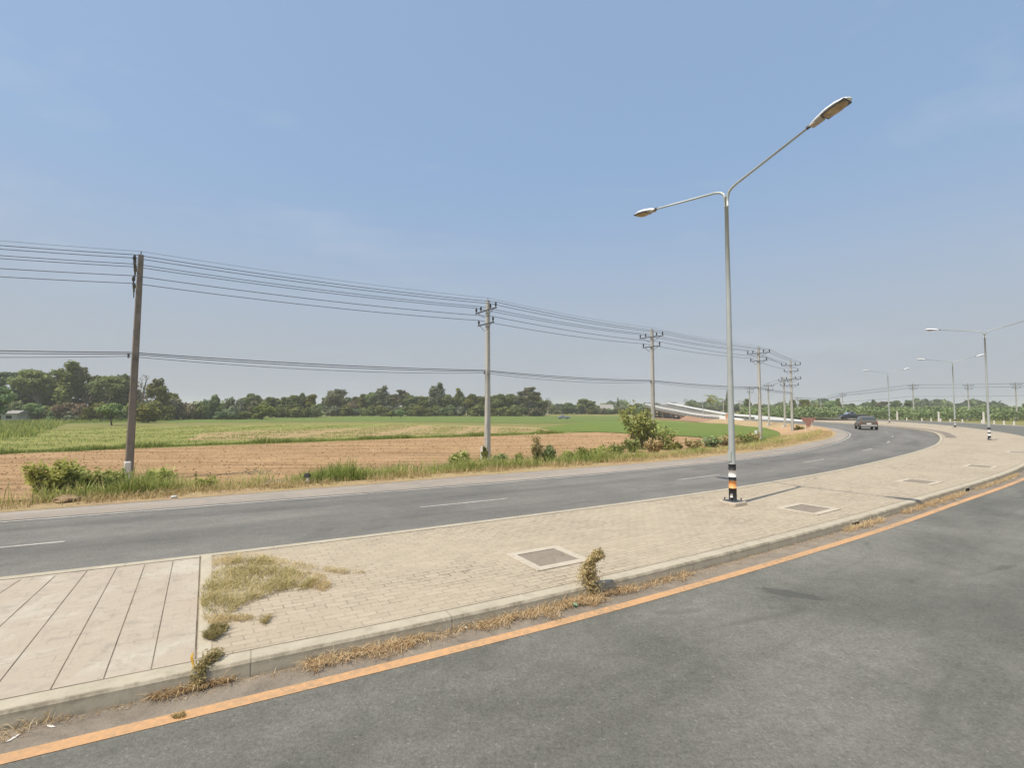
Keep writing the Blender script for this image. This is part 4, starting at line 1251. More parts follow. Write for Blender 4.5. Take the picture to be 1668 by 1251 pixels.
def put_tree(kind, var, u, d, vtop, label, group=None, wpx=None, zb=GZ):
    pr = PROTO[kind][var % len(PROTO[kind])]
    if pr.name in seen: o = copy_tree(pr)
    else: o = pr; seen.add(pr.name)
    x = (u - 834) / F * d
    ztop = EYE - (vtop - 665) / F * d
    h0, r0 = PH_[kind]
    s = max(.15, (ztop - zb) / h0)
    sx = s if wpx is None else (wpx / F * d) / (2 * r0)
    sx = max(.45 * s, min(2.4 * s, sx))
    o.location = (x, d, zb); o.scale = (sx, sx, s); o.rotation_euler.z = rng.uniform(0, 6.28)
    prop(o, label, CAT.get(kind, 'tree'), group)
    return o

# the left wood (about 135 m off)
T = put_tree
T('umbrella', 2, 22, 138, 600, 'leftmost tall dark tree of the left wood, with an open spreading crown', wpx=75)
T('umbrella', 0, 66, 134, 592, 'tall spreading tree with greyish branches between the two tallest crowns on the left', wpx=78)
T('tall', 1, 110, 133, 586, 'tallest tree of the left wood, with a bright green rounded top', wpx=50)
T('umbrella', 1, 140, 137, 592, 'tall tree just right of the tallest bright-topped tree in the left wood', wpx=62)
T('umbrella', 0, 170, 135, 603, 'airy grey-green tree in the left wood, third left of the weathered pole', wpx=60)
T('broad', 2, 200, 139, 606, 'dark tree in the left wood directly behind the weathered pole', wpx=56)
T('bare', 0, 234, 136, 606, 'almost leafless pinkish tree just right of the weathered pole', wpx=34)
T('tall', 2, 256, 132, 614, 'upright dark tree with a side tuft, at the right end of the left wood', wpx=34)
T('broad', 0, 90, 142, 620, 'dark crown low behind the tallest tree of the left wood', wpx=70)
T('broad', 2, 45, 144, 622, 'dark crown low behind the leftmost tall tree', wpx=70)
T('broad', 3, 150, 144, 618, 'grey-green crown low in the middle of the left wood', wpx=70)
T('bright', 0, -8, 96, 624, 'bright green tree cut by the left edge of the photo', wpx=58)
T('bright', 0, 184, 92, 655, 'small round dark-shadowed tree standing alone in the field left of the weathered pole', wpx=46)
T('shrub', 0, 243, 108, 646, 'green bushy tree right of the weathered pole, at the field edge', wpx=48)
g1 = 'undergrowth at the foot of the left wood'
for i, (u, vt, w, kv) in enumerate([(20, 650, 50, 1), (55, 652, 52, 2), (88, 654, 46, 0), (112, 648, 44, 4), (138, 650, 46, 4), (160, 652, 44, 1), (40, 665, 44, 1), (75, 666, 46, 1), (205, 656, 40, 0), (225, 650, 40, 2), (262, 650, 44, 1), (128, 664, 44, 3), (155, 664, 40, 3), (100, 664, 40, 2), (-30, 640, 70, 1), (-70, 636, 80, 0), (-120, 630, 90, 1), (-180, 626, 90, 1), (-250, 622, 100, 0)]):
    T('shrub', kv, u, 124 + rng.uniform(-4, 6), vt, {0: 'mid green', 1: 'dark green', 2: 'bright green', 3: 'greyish', 4: 'brownish'}[kv] + ' bush at the foot of the left wood', g1 + ', ' + {0: 'mid green', 1: 'dark', 2: 'bright', 3: 'grey', 4: 'brown'}[kv], wpx=w)
for i, (u, vt) in enumerate([(-60, 606), (-120, 598), (-190, 596), (-260, 590)]):
    T('umbrella', i, u, 138, vt, 'tall tree beyond the left edge of the wood', 'tall trees beyond the left edge', wpx=90)
# low scrub between the left wood and the middle belt
for i, (u, vt, w, kv) in enumerate([(275, 636, 46, 1), (292, 640, 46, 4), (318, 643, 52, 0), (345, 638, 26, 1), (362, 642, 44, 0), (385, 635, 36, 3), (408, 642, 40, 3), (300, 662, 44, 1), (335, 664, 40, 1), (370, 664, 40, 1), (398, 663, 40, 0), (270, 662, 40, 2), (352, 655, 40, 2)]):
    T('shrub', kv, u, 140 + rng.uniform(-6, 10), vt, {0: 'mid green', 1: 'dark green', 2: 'bright green', 3: 'greyish', 4: 'brownish'}[kv] + ' scrub between left wood and rounded light bush', 'scrub right of the left wood, ' + {0: 'mid green', 1: 'dark', 2: 'bright', 3: 'grey', 4: 'brown'}[kv], wpx=w)
T('shrub', 2, 428, 138, 655, 'rounded light green bush standing forward of the dark trees', wpx=44)
for i, (kd, var, u, vt, w) in enumerate([('broad', 0, 413, 637, 32), ('broad', 2, 440, 645, 42), ('tall', 1, 462, 646, 26), ('broad', 0, 478, 640, 34), ('tall', 2, 496, 639, 26), ('broad', 1, 508, 640, 28)]):
    T(kd, var, u, 175 + rng.uniform(-6, 6), vt, ['dark tree behind the rounded light bush', 'broad dark crown right of the rounded light bush', 'slim tree, first upright one right of the rounded light bush', 'dark crown in the middle of the small group left of the gap',
                                                       'slim dark tree near the right end of the group left of the gap', 'last pale-topped tree left of the gap in the tree line'][i], wpx=w)
# middle belt
mid_t = [('broad', 3, 548, 630, 48, 'large rounded blue-green tree just right of the gap in the tree line'), ('shrub', 4, 575, 645, 24, 'brownish crown tucked right of the large rounded tree'), ('tall', 1, 590, 641, 24, 'slim tree behind the brownish crown'),
         ('umbrella', 0, 608, 634, 34, 'flat-topped tree left of the bare-stemmed one'), ('tall', 0, 622, 628, 30, 'tall tree with a bare pale stem in the middle belt'), ('umbrella', 1, 648, 632, 44, 'wide pale crown right of the bare-stemmed tree'),
         ('broad', 0, 672, 640, 34, 'dark crown right of the wide pale one'), ('tall', 1, 690, 645, 24, 'slim olive tree left of the tallest middle spire'), ('tall', 0, 712, 623, 32, 'tallest spire-shaped tree of the middle belt'),
         ('broad', 0, 732, 640, 28, 'dark tree right of the tallest spire'), ('tall', 1, 748, 631, 20, 'second spire, narrow, of the middle belt'), ('broad', 2, 768, 640, 38, 'very dark broad tree left of the second power pole'),
         ('broad', 0, 790, 641, 34, 'very dark tree directly behind the second power pole'), ('broad', 2, 815, 640, 36, 'very dark tree right of the second power pole'), ('broad', 0, 836, 638, 30, 'dark tree left of the great grey-green tree'),
         ('umbrella', 1, 862, 627, 56, 'great grey-green tree with branching crown, right end of the middle belt'), ('broad', 3, 850, 640, 40, 'lower part-crown in front of the great grey-green tree')]
for (kd, var, u, vt, w, lab) in mid_t:
    T(kd, var, u, 205 + rng.uniform(-8, 8), vt, lab, wpx=w)
for i, u in enumerate([450, 470, 490, 512, 540, 560, 580, 602, 625, 645, 668, 690, 708, 730, 752, 775, 800, 822, 845, 870]):
    kv = [1, 1, 0, 1, 3][i % 5]
    T('shrub', kv, u + rng.uniform(-4, 4), (166 if u < 515 else 196) + rng.uniform(-4, 4), 657 + rng.uniform(-3, 3), {0: 'mid green', 1: 'dark green', 3: 'greyish'}[kv] + ' bush under the trees of the middle belt', 'bushes under the middle belt, ' + {0: 'mid green', 1: 'dark', 3: 'grey'}[kv], wpx=34)
for i in range(30):
    u = 400 + i * 16.5
    if 508 < u < 528: continue
    T(['broad', 'tall', 'broad', 'umbrella'][i % 4], i, u + rng.uniform(-4, 4), (195 if u < 510 else 228) + rng.uniform(-6, 6), (647 if u < 510 else 642) + rng.uniform(-3, 4), 'tree in the back row of the middle belt', 'back row of the middle belt', wpx=30)
for i in range(14):
    T('shrub', [0, 1, 3][i % 3], 886 + i * 12, 255 + rng.uniform(-6, 8), 660 + rng.uniform(-3, 2), 'low bush between the great tree and the roadside sapling', 'low bushes along the far field edge', wpx=20)
T('bright', 0, 525, 172, 671, 'tiny dark green tree alone at the edge of the green meadow, below the gap', wpx=11)
T('bright', 0, 638, 150, 669, 'left one of two small round trees standing in the field below the middle belt', wpx=12)
T('bright', 0, 652, 150, 667, 'right and larger one of two small round trees standing in the field', wpx=18)
# right of the middle belt
for (kd, var, u, vt, w, d, lab) in [('bare', 0, 892, 646, 16, 240, 'pale bare tree right of the great grey-green tree'), ('broad', 0, 925, 654, 32, 250, 'dark round tree behind the farm pickup'), ('broad', 1, 948, 648, 30, 262, 'green tree with a raised top, left of the distant house'),
                                    ('broad', 0, 962, 650, 30, 262, 'dark-topped tree left of the distant house'), ('cone', 0, 1006, 647, 9, 265, 'narrow conical dark tree right of the distant house'), ('broad', 1, 985, 656, 34, 285, 'low tree behind the distant house'),
                                    ('broad', 3, 908, 656, 26, 270, 'grey-green tree between the bare tree and the round dark one'), ('shrub', 3, 1018, 657, 26, 260, 'grey bush right of the conical tree'), ('broad', 0, 1040, 655, 22, 290, 'dark tree behind the roadside sapling'),
                                    ('broad', 2, 1122, 653, 14, 300, 'dark tree left of two behind the flyover'), ('broad', 0, 1130, 657, 18, 300, 'lower dark tree beside it behind the flyover'), ('palm', 0, 1158, 640, 22, 215, 'left palm rising behind the flyover'),
                                    ('palm', 0, 1168, 645, 20, 210, 'right palm rising behind the flyover'), ('cone', 0, 1184, 637, 11, 210, 'tall narrow tree right of the palms, touching the lamp column'), ('broad', 0, 1204, 656, 22, 240, 'dark tree just right of the lamp column'),
                                    ('tall', 1, 1216, 649, 18, 230, 'slim tree between the near lamp column and the fourth power pole'), ('broad', 0, 1235, 656, 24, 235, 'dark tree behind the fourth power pole'), ('broad', 3, 1248, 660, 24, 235, 'low grey-green tree right of the fourth power pole'),
                                    ('broad', 1, 1270, 659, 24, 205, 'olive tree left of the double crossarm pole'), ('tall', 1, 1290, 650, 16, 205, 'olive spire behind the double crossarm pole'), ('broad', 1, 1311, 649, 26, 200, 'pointed olive tree right of the double crossarm pole'),
                                    ('broad', 1, 1330, 658, 26, 205, 'low olive tree above the red sign'), ('bright', 0, 1355, 651, 30, 205, 'broad bluish green tree left of the pole behind the pickup'), ('tall', 1, 1364, 648, 12, 208, 'thin raised crown beside the broad bluish tree'),
                                    ('broad', 2, 1385, 656, 24, 215, 'dark round tree above the dark pickup'), ('tall', 2, 1420, 650, 15, 225, 'slim dark spire right of the bronze car'), ('broad', 3, 1436, 652, 26, 225, 'grey-green tree right of the slim dark spire'),
                                    ('broad', 0, 1457, 650, 24, 228, 'dark tree between the far street lamp and the dark crossarm pole'), ('tall', 2, 1480, 651, 18, 225, 'dark tree behind the dark crossarm pole'), ('broad', 3, 1405, 661, 20, 230, 'low pale tree above the bronze car'),
                                    ('broad', 1, 1672, 655, 22, 190, 'green tree cut by the right edge of the photo')]:
    T(kd, var, u, d, vt, lab, wpx=w)
g2 = 'low dark trees along the right horizon'
for i in range(24):
    u = 1495 + i * 11
    T('broad', i, u, 310 + rng.uniform(-10, 14), 660.5 + rng.uniform(-1.6, 2.2) + (2 if u > 1640 else 0), 'low dark tree on the right horizon behind green plants', g2, wpx=22)
g3 = 'low trees closing the horizon behind the flyover'
for i in range(16):
    u = 1030 + i * 14
    T('broad', i, u, 330 + rng.uniform(-10, 14), 661 + rng.uniform(-1.5, 1.5), 'low tree closing the horizon behind the flyover', g3, wpx=24)

# far woodland band all round the horizon
def cloud_area(name, fn, n, size, m, label, cat, kind='stuff', zscale=1.0):
    P, tint = fn(n)
    nr = rand_unit(n); nr[:, 2] = abs(nr[:, 2]) + .2; nr /= np.linalg.norm(nr, axis=1)[:, None]
    o = link(name, np_quads(name, leaf_quads(P, nr, size, 1.3, .2), tint), m)
    prop(o, label, cat, kind=kind); return o
def far_band(n):
    a = rng.uniform(R(-72), R(75), n); d = rng.uniform(430, 520, n)
    top = 6.5 + 2.0 * np.sin(a * 37) + 1.6 * np.sin(a * 91 + 1) + 1.2 * np.sin(a * 203)
    z = GZ + (top) * np.sqrt(rng.random(n))
    return np.stack([np.sin(a) * d, np.cos(a) * d, z], 1), np.clip(.35 + .25 * np.sin(a * 150) + rng.normal(0, .15, n), 0, 1)
cloud_area('distant_woodland', far_band, 26000, 2.4, M['leaf_dark'], 'hazy strip of distant woodland along the horizon', 'woodland')
def hedge(n):
    d = 124 + 62 * rng.random(n) ** 1.3; u = rng.uniform(1205, 1900, n)
    x = (u - 834) / F * d
    top = 2.35 + .5 * np.sin(x * .35 + d * .2) + .35 * np.sin(x * .9 + 2) + .25 * np.sin(d * .7) + (d - 124) * .012
    z = GZ + .15 + (top + .1) * np.sqrt(rng.random(n))
    return np.stack([x, d, z], 1), np.clip(.5 + .22 * np.sin(x * .5) * np.sin(d * .4) + rng.normal(0, .2, n), 0, 1)
cloud_area('field_plants', hedge, 60000, .42, M['leaf_mid2'] if 'leaf_mid2' in M else M['leaf_mid'], 'dense head-high green crop plants beyond the outer road edge', 'crop')

# ---- grass
def blades(name, P, h, w, lean, tint, m, parent=None, flat=False):
    n = len(P); a = rng.uniform(0, 2 * math.pi, n)
    side = np.stack([np.cos(a), np.sin(a), np.zeros(n)], 1) * (w * .5)[:, None]
    b = rng.uniform(0, 2 * math.pi, n)
    ld = np.stack([np.cos(b), np.sin(b), np.zeros(n)], 1)
    hh = h[:, None]; ln = lean[:, None]
    up = np.array([[0, 0, 1.0]])
    m1 = P + ld * hh * ln * .30 + up * hh * .55 * np.sqrt(np.clip(1 - ln ** 2 * .7, .02, 1))
    t = P + ld * hh * ln * .95 + up * hh * .98 * np.sqrt(np.clip(1 - ln ** 2 * .98, .004, 1))
    q1 = np.stack([P - side, P + side, m1 + side * .8, m1 - side * .8], 1)
    q2 = np.stack([m1 - side * .8, m1 + side * .8, t + side * .12, t - side * .12], 1)
    Q = np.concatenate([q1, q2], 0); tt = np.concatenate([tint, np.clip(tint + .12, 0, 1)])
    return link(name, np_quads(name, Q, tt), m, parent)
def vz(d):
    return np.interp(d, [-.25, .4, 1.2, 2.6, 4.4, 5.6], [.01, .016, -.03, -.35, -.66, -.74])
sV = arclen(vn); nV = normals(vn)
def on_verge(s, d):
    x = np.interp(s, sV, vn[:, 0]) + np.interp(s, sV, nV[:, 0]) * (d + np.interp(s, sV, wob)); y = np.interp(s, sV, vn[:, 1]) + np.interp(s, sV, nV[:, 1]) * (d + np.interp(s, sV, wob))
    return np.stack([x, y, vz(d)], 1)
def s_of(u, d=1.5):
    A = vn + nV * d; m_ = A[:, 1] > 2
    uu = np.where(m_, 834 + F * A[:, 0] / np.maximum(A[:, 1], .1), -9999)
    return sV[int(np.argmin(abs(uu - u)))]
sa, sb_ = s_of(-60), s_of(1345)
def noise1(x, seed=0):
    return .5 + .25 * np.sin(x * 1.7 + seed) + .15 * np.sin(x * 4.1 + seed * 2.3) + .10 * np.sin(x * 9.3 + seed * .7)
# dry fringe right along the road
n = 34000
s = sa + (sb_ - sa) * rng.random(n) ** 1.35; d = rng.uniform(.05, 1.9, n) ** 1.0
keep = rng.random(n) < np.clip(noise1(s, 1.0) * 1.3 - .25 + d * .25, .05, 1) * np.where(s < s_of(40), .35, 1)
s, d = s[keep], d[keep]; n = len(s)
prop(blades('dry_grass', on_verge(s, d), rng.uniform(.07, .24, n) * (1 + d * .35), rng.uniform(.010, .022, n), rng.uniform(.2, .9, n), np.clip(rng.normal(.62, .2, n), 0, 1), M['grass_dry']), 'straw-coloured dry grass fringing the far edge of the road', 'grass', kind='stuff')
# green grass behind it
n = 95000
s = sa + (sb_ - sa) * rng.random(n) ** 1.25; d = .9 + 4.6 * rng.random(n)
dens = np.clip(noise1(s * .6, 3.0) * 1.7 - .35, 0.10, 1)
u_of = np.interp(s, sV, 834 + F * vn[:, 0] / np.maximum(vn[:, 1], .5))
dens *= np.where((u_of > 330) & (u_of < 470), .35, 1.0) * np.where(u_of > 1200, .4, 1.0) * np.where((u_of > 520) & (u_of < 800), 1.4, 1.0) * np.where(u_of < 45, .05, 1.0)
keep = rng.random(n) < dens; s, d, u_of = s[keep], d[keep], u_of[keep]; n = len(s)
hgt = np.where(u_of > 1080, .65, 1.0) * rng.uniform(.22, .70, n) * (.6 + .9 * noise1(s * 1.3, 5))
prop(blades('roadside_grass', on_verge(s, d), hgt, rng.uniform(.014, .030, n), rng.uniform(.1, .75, n), np.clip(.46 + .30 * np.sin(s * .9) * np.sin(d * 1.5 + s * .3) + np.where(u_of > 1080, .28, 0) + np.where((u_of > 270) & (u_of < 500), .22, 0) + rng.normal(0, .20, n), 0, 1), M['grass_green']), 'tall yellow-green grass on the bank below the road', 'grass', kind='stuff')

# grass along the bund between the two ploughed strips, and scattered over the fields
bund = [(-60, 745), (40, 737), (126, 734.5), (222, 730), (320, 726.5), (420, 723), (530, 719), (640, 715), (710, 713), (790, 710.5), (912, 706)]
def along_px(px, n, spread, z=GZ):
    P = np.array([G(u, v, z)[:2] for u, v in px]); s_ = arclen(P); t = rng.random(n) * s_[-1]
    # even spacing on the ground
    return np.stack([np.interp(t, s_, P[:, 0]) + rng.normal(0, spread, n), np.interp(t, s_, P[:, 1]) + rng.normal(0, spread, n), np.full(n, z + .05)], 1), t
P, t = along_px(bund, 17000, .32)
hn = .14 + .36 * np.clip(noise1(t * .35, 2) * 1.6 - .5, 0, 1)
prop(blades('bund_grass', P, hn * rng.uniform(.6, 1.3, len(P)), rng.uniform(.03, .06, len(P)), rng.uniform(.1, .7, len(P)), np.clip(rng.normal(.36, .22, len(P)), 0, 1), M['grass_green']), 'green weeds along the low bund between the brown fields', 'weeds', kind='stuff')
def in_poly(px, n, z=GZ):
    Q = np.array([G(u, v, z)[:2] for u, v in px]); lo, hi = Q.min(0), Q.max(0); out_ = []
    P = rng.uniform(lo, hi, (n * 4, 2)); ins = np.zeros(len(P), bool); j = len(Q) - 1
    for i in range(len(Q)):
        c_ = ((Q[i, 1] > P[:, 1]) != (Q[j, 1] > P[:, 1])) & (P[:, 0] < (Q[j, 0] - Q[i, 0]) * (P[:, 1] - Q[i, 1]) / (Q[j, 1] - Q[i, 1] + 1e-12) + Q[i, 0])
        ins ^= c_; j = i
    P = P[ins][:n]; return np.concatenate([P, np.full((len(P), 1), z + .05)], 1)
P = in_poly([(-80, 745), (222, 729), (420, 722), (790, 710), (905, 700), (640, 692), (200, 696), (-80, 712)], 60000)
k_ = noise1(P[:, 0] * .35, 1) * noise1(P[:, 1] * .6 + P[:, 0] * .1, 4); P = P[rng.random(len(P)) < np.clip(k_ * 3.2 - .45, .05, 1)]; n = len(P)
prop(blades('field_grass', P, rng.uniform(.06, .24, n), rng.uniform(.04, .08, n), rng.uniform(.3, .95, n), np.clip(rng.normal(.52, .25, n), 0, 1), M['grass_green']), 'yellowing grass scattered over the fallow strip', 'grass', kind='stuff')
P = in_poly([(-80, 722), (60, 712), (110, 690), (280, 686), (280, 683), (60, 684), (-80, 690)], 9000); n = len(P)
prop(blades('tall_weeds', P, rng.uniform(.3, .95, n) * (.5 + noise1(P[:, 0] * .5, 3)), rng.uniform(.06, .12, n), rng.uniform(.3, .8, n), np.clip(rng.normal(.32, .25, n), 0, 1), M['grass_green']), 'tall green weeds on the field edge at the left of the photo', 'weeds', kind='stuff')
P = in_poly([(-200, 800), (10, 742), (222, 732), (420, 725), (790, 712), (970, 705), (1090, 711), (1200, 722), (1080, 745), (640, 770), (400, 790), (100, 812)], 2600); n = len(P)
prop(blades('stubble', P, rng.uniform(.05, .16, n), rng.uniform(.03, .06, n), rng.uniform(.4, .95, n), np.clip(rng.normal(.7, .2, n), 0, 1), M['grass_dry']), 'thin stubble and clods scattered on the ploughed soil', 'stubble', kind='stuff')
# clods of earth lying on the ploughed strip
P = in_poly([(-100, 790), (10, 742), (222, 732), (640, 717), (970, 706), (1150, 715), (1080, 742), (640, 768), (400, 788), (100, 810)], 6000); n = len(P)
sz = rng.uniform(.04, .12, n)
Q = leaf_quads(P + np.array([0, 0, .015]), np.stack([rng.normal(0, .5, n), rng.normal(0, .5, n), np.ones(n)], 1), sz, 1.2)
me = np_quads('clods', Q, np.clip(rng.normal(.5, .25, n), 0, 1)); prop(link('clods', me, M['ploughed']), 'loose clods on the ploughed field', 'clods', kind='stuff')

# ---- individual roadside plants
def plant(name, u, v, zb, H, Rr, n, leaf, m, label, cat='bush', stems=9, top_bias=.0, group=None, lean=(0, 0)):
    base = G(u, v, zb); root = empty(name, base); prop(root, label, cat, group)
    st = MB(); ends = []
    for k in range(stems):
        a = 2 * math.pi * k / stems + rng.uniform(-.4, .4); r = Rr * rng.uniform(.25, .95); h = H * rng.uniform(.6, 1.0) * (1 - .25 * r / Rr)
        p0 = Vector((math.cos(a) * r * .12, math.sin(a) * r * .12, -.05)); p2 = Vector((math.cos(a) * r + lean[0] * h, math.sin(a) * r + lean[1] * h, h)); p1 = p0.lerp(p2, .5) + Vector((0, 0, h * .12))
        st.tube([p0, p1, p2], [H * .012 + .004, H * .007 + .003, .002], 5); ends.append((p0, p1, p2))
    st.build('stems', M['bark'], root)
    k = rng.integers(0, stems, n); t = rng.random(n) ** (.75 - top_bias) 
    E = np.array([[list(a_) for a_ in e] for e in ends]); p0, p1, p2 = E[k, 0], E[k, 1], E[k, 2]; tt = t[:, None]
    C = (1 - tt) ** 2 * p0 + 2 * tt * (1 - tt) * p1 + tt ** 2 * p2 + rng.normal(0, 1, (n, 3)) * Rr * .13
    C[:, 2] = np.maximum(C[:, 2], .03)
    nr = rand_unit(n); nr[:, 2] = abs(nr[:, 2]) + .25; nr /= np.linalg.norm(nr, axis=1)[:, None]
    link('leaves', np_quads('leaves', leaf_quads(C, nr, leaf, 2.0, .35), np.clip(.2 + .5 * t + rng.normal(0, .2, n), 0, 1)), m, root)
    return root
Lg, Lb, Lm, Lbr = M['leaf_lush'], M['leaf_bright'], M['leaf_mid'], M['leaf_brown']
plant('bush', 80, 811, -.15, 1.22, .68, 2100, .08, Lg, 'largest leafy bush at the far road edge, left of the weathered pole', stems=14)
plant('bush', 112, 808, -.15, 1.05, .48, 1500, .085, Lg, 'leafy bush leaning against the right side of the largest roadside bush', stems=11)
plant('bush', 152, 806, -.2, .85, .50, 1400, .075, M['grass_green'], 'yellow-green bush midway between the largest bush and the weathered pole', stems=14)
plant('bush', 186, 802, -.3, .9, .45, 1300, .07, M['grass_green'], 'grassy bush touching the left of the weathered pole', stems=14)
plant('bush', 258, 800, -.3, .85, .48, 1700, .07, Lg, 'dark-centred leafy bush just right of the weathered pole', stems=13)
plant('bush', 232, 803, -.3, .6, .35, 700, .06, M['grass_green'], 'low pale tuft between the weathered pole and the dark-centred bush', stems=10)
plant('bush', 335, 798, -.2, .45, .5, 800, .06, M['grass_green'], 'low bright tuft beside the road, second right of the weathered pole', stems=12)
plant('bush', 575, 786, -.2, .55, .55, 1000, .07, Lg, 'low bright green mound beside the road in the centre left', stems=14)
plant('bush', 748, 768, -.4, .95, .65, 1500, .08, M['grass_green'], 'grassy bush left of the second pole', stems=14)
plant('vine', 789, 753, GZ + .15, 1.05, .22, 900, .07, Lm, 'dark green creeper climbing the foot of the second power pole', 'vine', stems=6)
plant('bush', 812, 764, -.5, .8, .55, 1300, .08, Lm, 'dark green bush just right of the second power pole', stems=12)
plant('bush', 845, 762, -.5, .85, .35, 700, .07, Lm, 'narrow dark weed halfway between the second pole and the tall pale weed', stems=7)
plant('weed', 874, 758, -.5, 1.75, .50, 1100, .08, M['weed_olive'], 'tall pale weed with open stems, right of the second power pole', 'weed', stems=9)
plant('bush', 893, 757, -.5, 1.1, .50, 1200, .08, Lm, 'dark leafy bush at the right foot of the tall pale weed', stems=11)
for i, (u, v, h) in enumerate(((925, 754, .75), (950, 752, .8), (978, 749, .9), (1002, 747, 1.0))):
    plant('bush', u, v, -.5, h, .6, 900, .09, [M['grass_green'], Lm][i % 2], ['first', 'second', 'third', 'fourth'][i] + ' low bush counting right from the tall pale weed', stems=11, group='low bushes on the bank')
# the tall sapling clump by the third pole
plant('sapling', 1043, 733, GZ, 4.05, 1.5, 1250, .13, M['leaf_olive'], 'tall olive sapling with open crown, left of the third power pole', 'sapling', stems=9, top_bias=.35, lean=(-.05, 0))
plant('sapling', 1052, 731, GZ, 2.8, 1.4, 1800, .13, Lg, 'fresh green sapling between the tall olive one and the third power pole', 'sapling', stems=9, top_bias=.2)
plant('bush', 1030, 735, -.6, .9, .8, 1000, .11, Lm, 'dense green bush at the foot of the tall olive sapling', stems=13)
plant('bush', 1082, 731, -.6, 1.9, 1.1, 650, .12, M['leaf_olive'], 'brown-green bush just right of the third power pole', stems=11)
plant('bush', 1066, 736, -.55, .9, .7, 1100, .10, M['grass_dry'], 'pale dry bush in front of the third power pole', stems=12)
for i, (u, v, h, w) in enumerate(((1100, 733, .5, .6), (1130, 730, .7, .8), (1160, 727, .85, 1.0), (1185, 725, .85, 1.1), (1212, 722, .8, 1.1), (1228, 719, .8, .9))):
    plant('bush', u, v, -.6, h, w, 560, .13, [Lm, M['weed_olive']][i % 2], ['small green bush, first right of the third pole clump', 'olive bush, second right of the third pole clump', 'green bush, third right of the third pole clump',
          'olive bush just behind the near lamp column', 'green bush just right of the near lamp column', 'olive bush at the left foot of the fourth power pole'][i], stems=10)
plant('bush', 1302, 705, -.6, 1.0, .8, 500, .14, Lm, 'small green bush right of the double crossarm pole', stems=8)

# ---- dried plant hanging over the near kerb
def dead_plant():
    base = G(962, 973, 0.0); root = empty('dried_plant', base); prop(root, 'brownish dried plant growing up over the near kerb with its tip bent right', 'dried plant')
    path = np.array([(0, 0, 0.0), (0, .02, .12), (-.02, .02, .25), (-.03, 0, .37), (0.01, 0, .47), (.07, 0, .535), (.12, 0, .565)]); rad = np.array([.19, .20, .165, .11, .055, .06, .075])
    n = 4200; t = rng.random(n) ** .85 * 6
    t = np.concatenate([t, rng.uniform(5.0, 6.0, 500)]); n = len(t)
    C = np.stack([np.interp(t, range(7), path[:, k]) for k in range(3)], 1); r = np.interp(t, range(7), rad)
    C += rand_unit(n) * (r * rng.random(n) ** .7 * rng.uniform(.8, 1.25, n))[:, None]; C[:, 2] = np.maximum(C[:, 2], .01)
    nr = rand_unit(n)
    link('leaves', np_quads('leaves', leaf_quads(C, nr, .013, 4.0, .1), np.clip(rng.normal(.5, .28, n), 0, 1)), M['dead_weed'], root)
    st = MB()
    for k in range(16):
        o = rng.normal(0, .05, 2); top = rng.integers(3, 7)
        P_ = [(path[j][0] + o[0] * (1 - j * .1), path[j][1] + o[1], path[j][2]) for j in range(top + 1)] if top < 7 else []
        P_ = P_[:7]
        if len(P_) > 1: st.tube(P_, .0035, 5)
    for k in range(10):
        a = rng.uniform(-1.2, 1.6); st.tube([(.10, 0, .55), (.10 + .05 * math.cos(a), rng.normal(0, .02), .55 + .06 * math.sin(a)), (.10 + .10 * math.cos(a), rng.normal(0, .03), .55 + .09 * math.sin(a))], .0025, 4)
    st.build('stems', M['dead_weed'], root)
dead_plant()
# weed with a yellow stub in the kerb joint
def joint_weed():
    base = G(322, 1122, 0.0); root = empty('weed', base); prop(root, 'grey-green weed spilling out of the near kerb at the end of the concrete slab', 'weed')
    path = np.array([(0, -.01, 0.02), (-.01, .02, .10), (0, .05, .17), (.02, .14, .20), (.03, .26, .19)]); rad = np.array([.075, .06, .05, .06, .05])
    n = 1700; t = rng.random(n) * 4
    C = np.stack([np.interp(t, range(5), path[:, k]) for k in range(3)], 1) + rand_unit(n) * (np.interp(t, range(5), rad) * rng.random(n) ** .6 * rng.uniform(.7, 1.7, n))[:, None]
    C[:, 2] = np.maximum(C[:, 2], .012)
    link('leaves', np_quads('leaves', leaf_quads(C, rand_unit(n), .011, 3.6, .1), np.clip(rng.normal(.5, .25, n), 0, 1)), M['weed_olive'], root)
    st = MB()
    for k in range(8):
        o = rng.normal(0, .02, 2); st.tube([(p_[0] + o[0], p_[1] + o[1], p_[2]) for p_ in path], .002, 4)
    st.build('stems', M['dead_weed'], root)
    y = empty('plastic_strip', G(314, 1088, KH)); prop(y, 'bent yellow plastic strip standing in the kerb joint weed', 'plastic strip')
    m = MB(); pts_ = [(0.012, 0, 0), (-.004, 0, .05), (-.014, .0, .09), (-.010, .01, .125)]
    vs = []; fs = []
    for (x, yy, z), w in zip(pts_, (.008, .013, .013, .006)):
        vs += [(x - w, yy, z), (x + w, yy - .003, z), (x + w, yy + .003, z), (x - w, yy + .006, z)]
    for i in range(3):
        for j in range(4): fs.append((i * 4 + j, i * 4 + (j + 1) % 4, i * 4 + 4 + (j + 1) % 4, i * 4 + 4 + j))
    fs += [(0, 1, 2, 3), (15, 14, 13, 12)]
    m.add(vs, fs); m.build('blade', M['yellow_plastic'], y)
joint_weed()

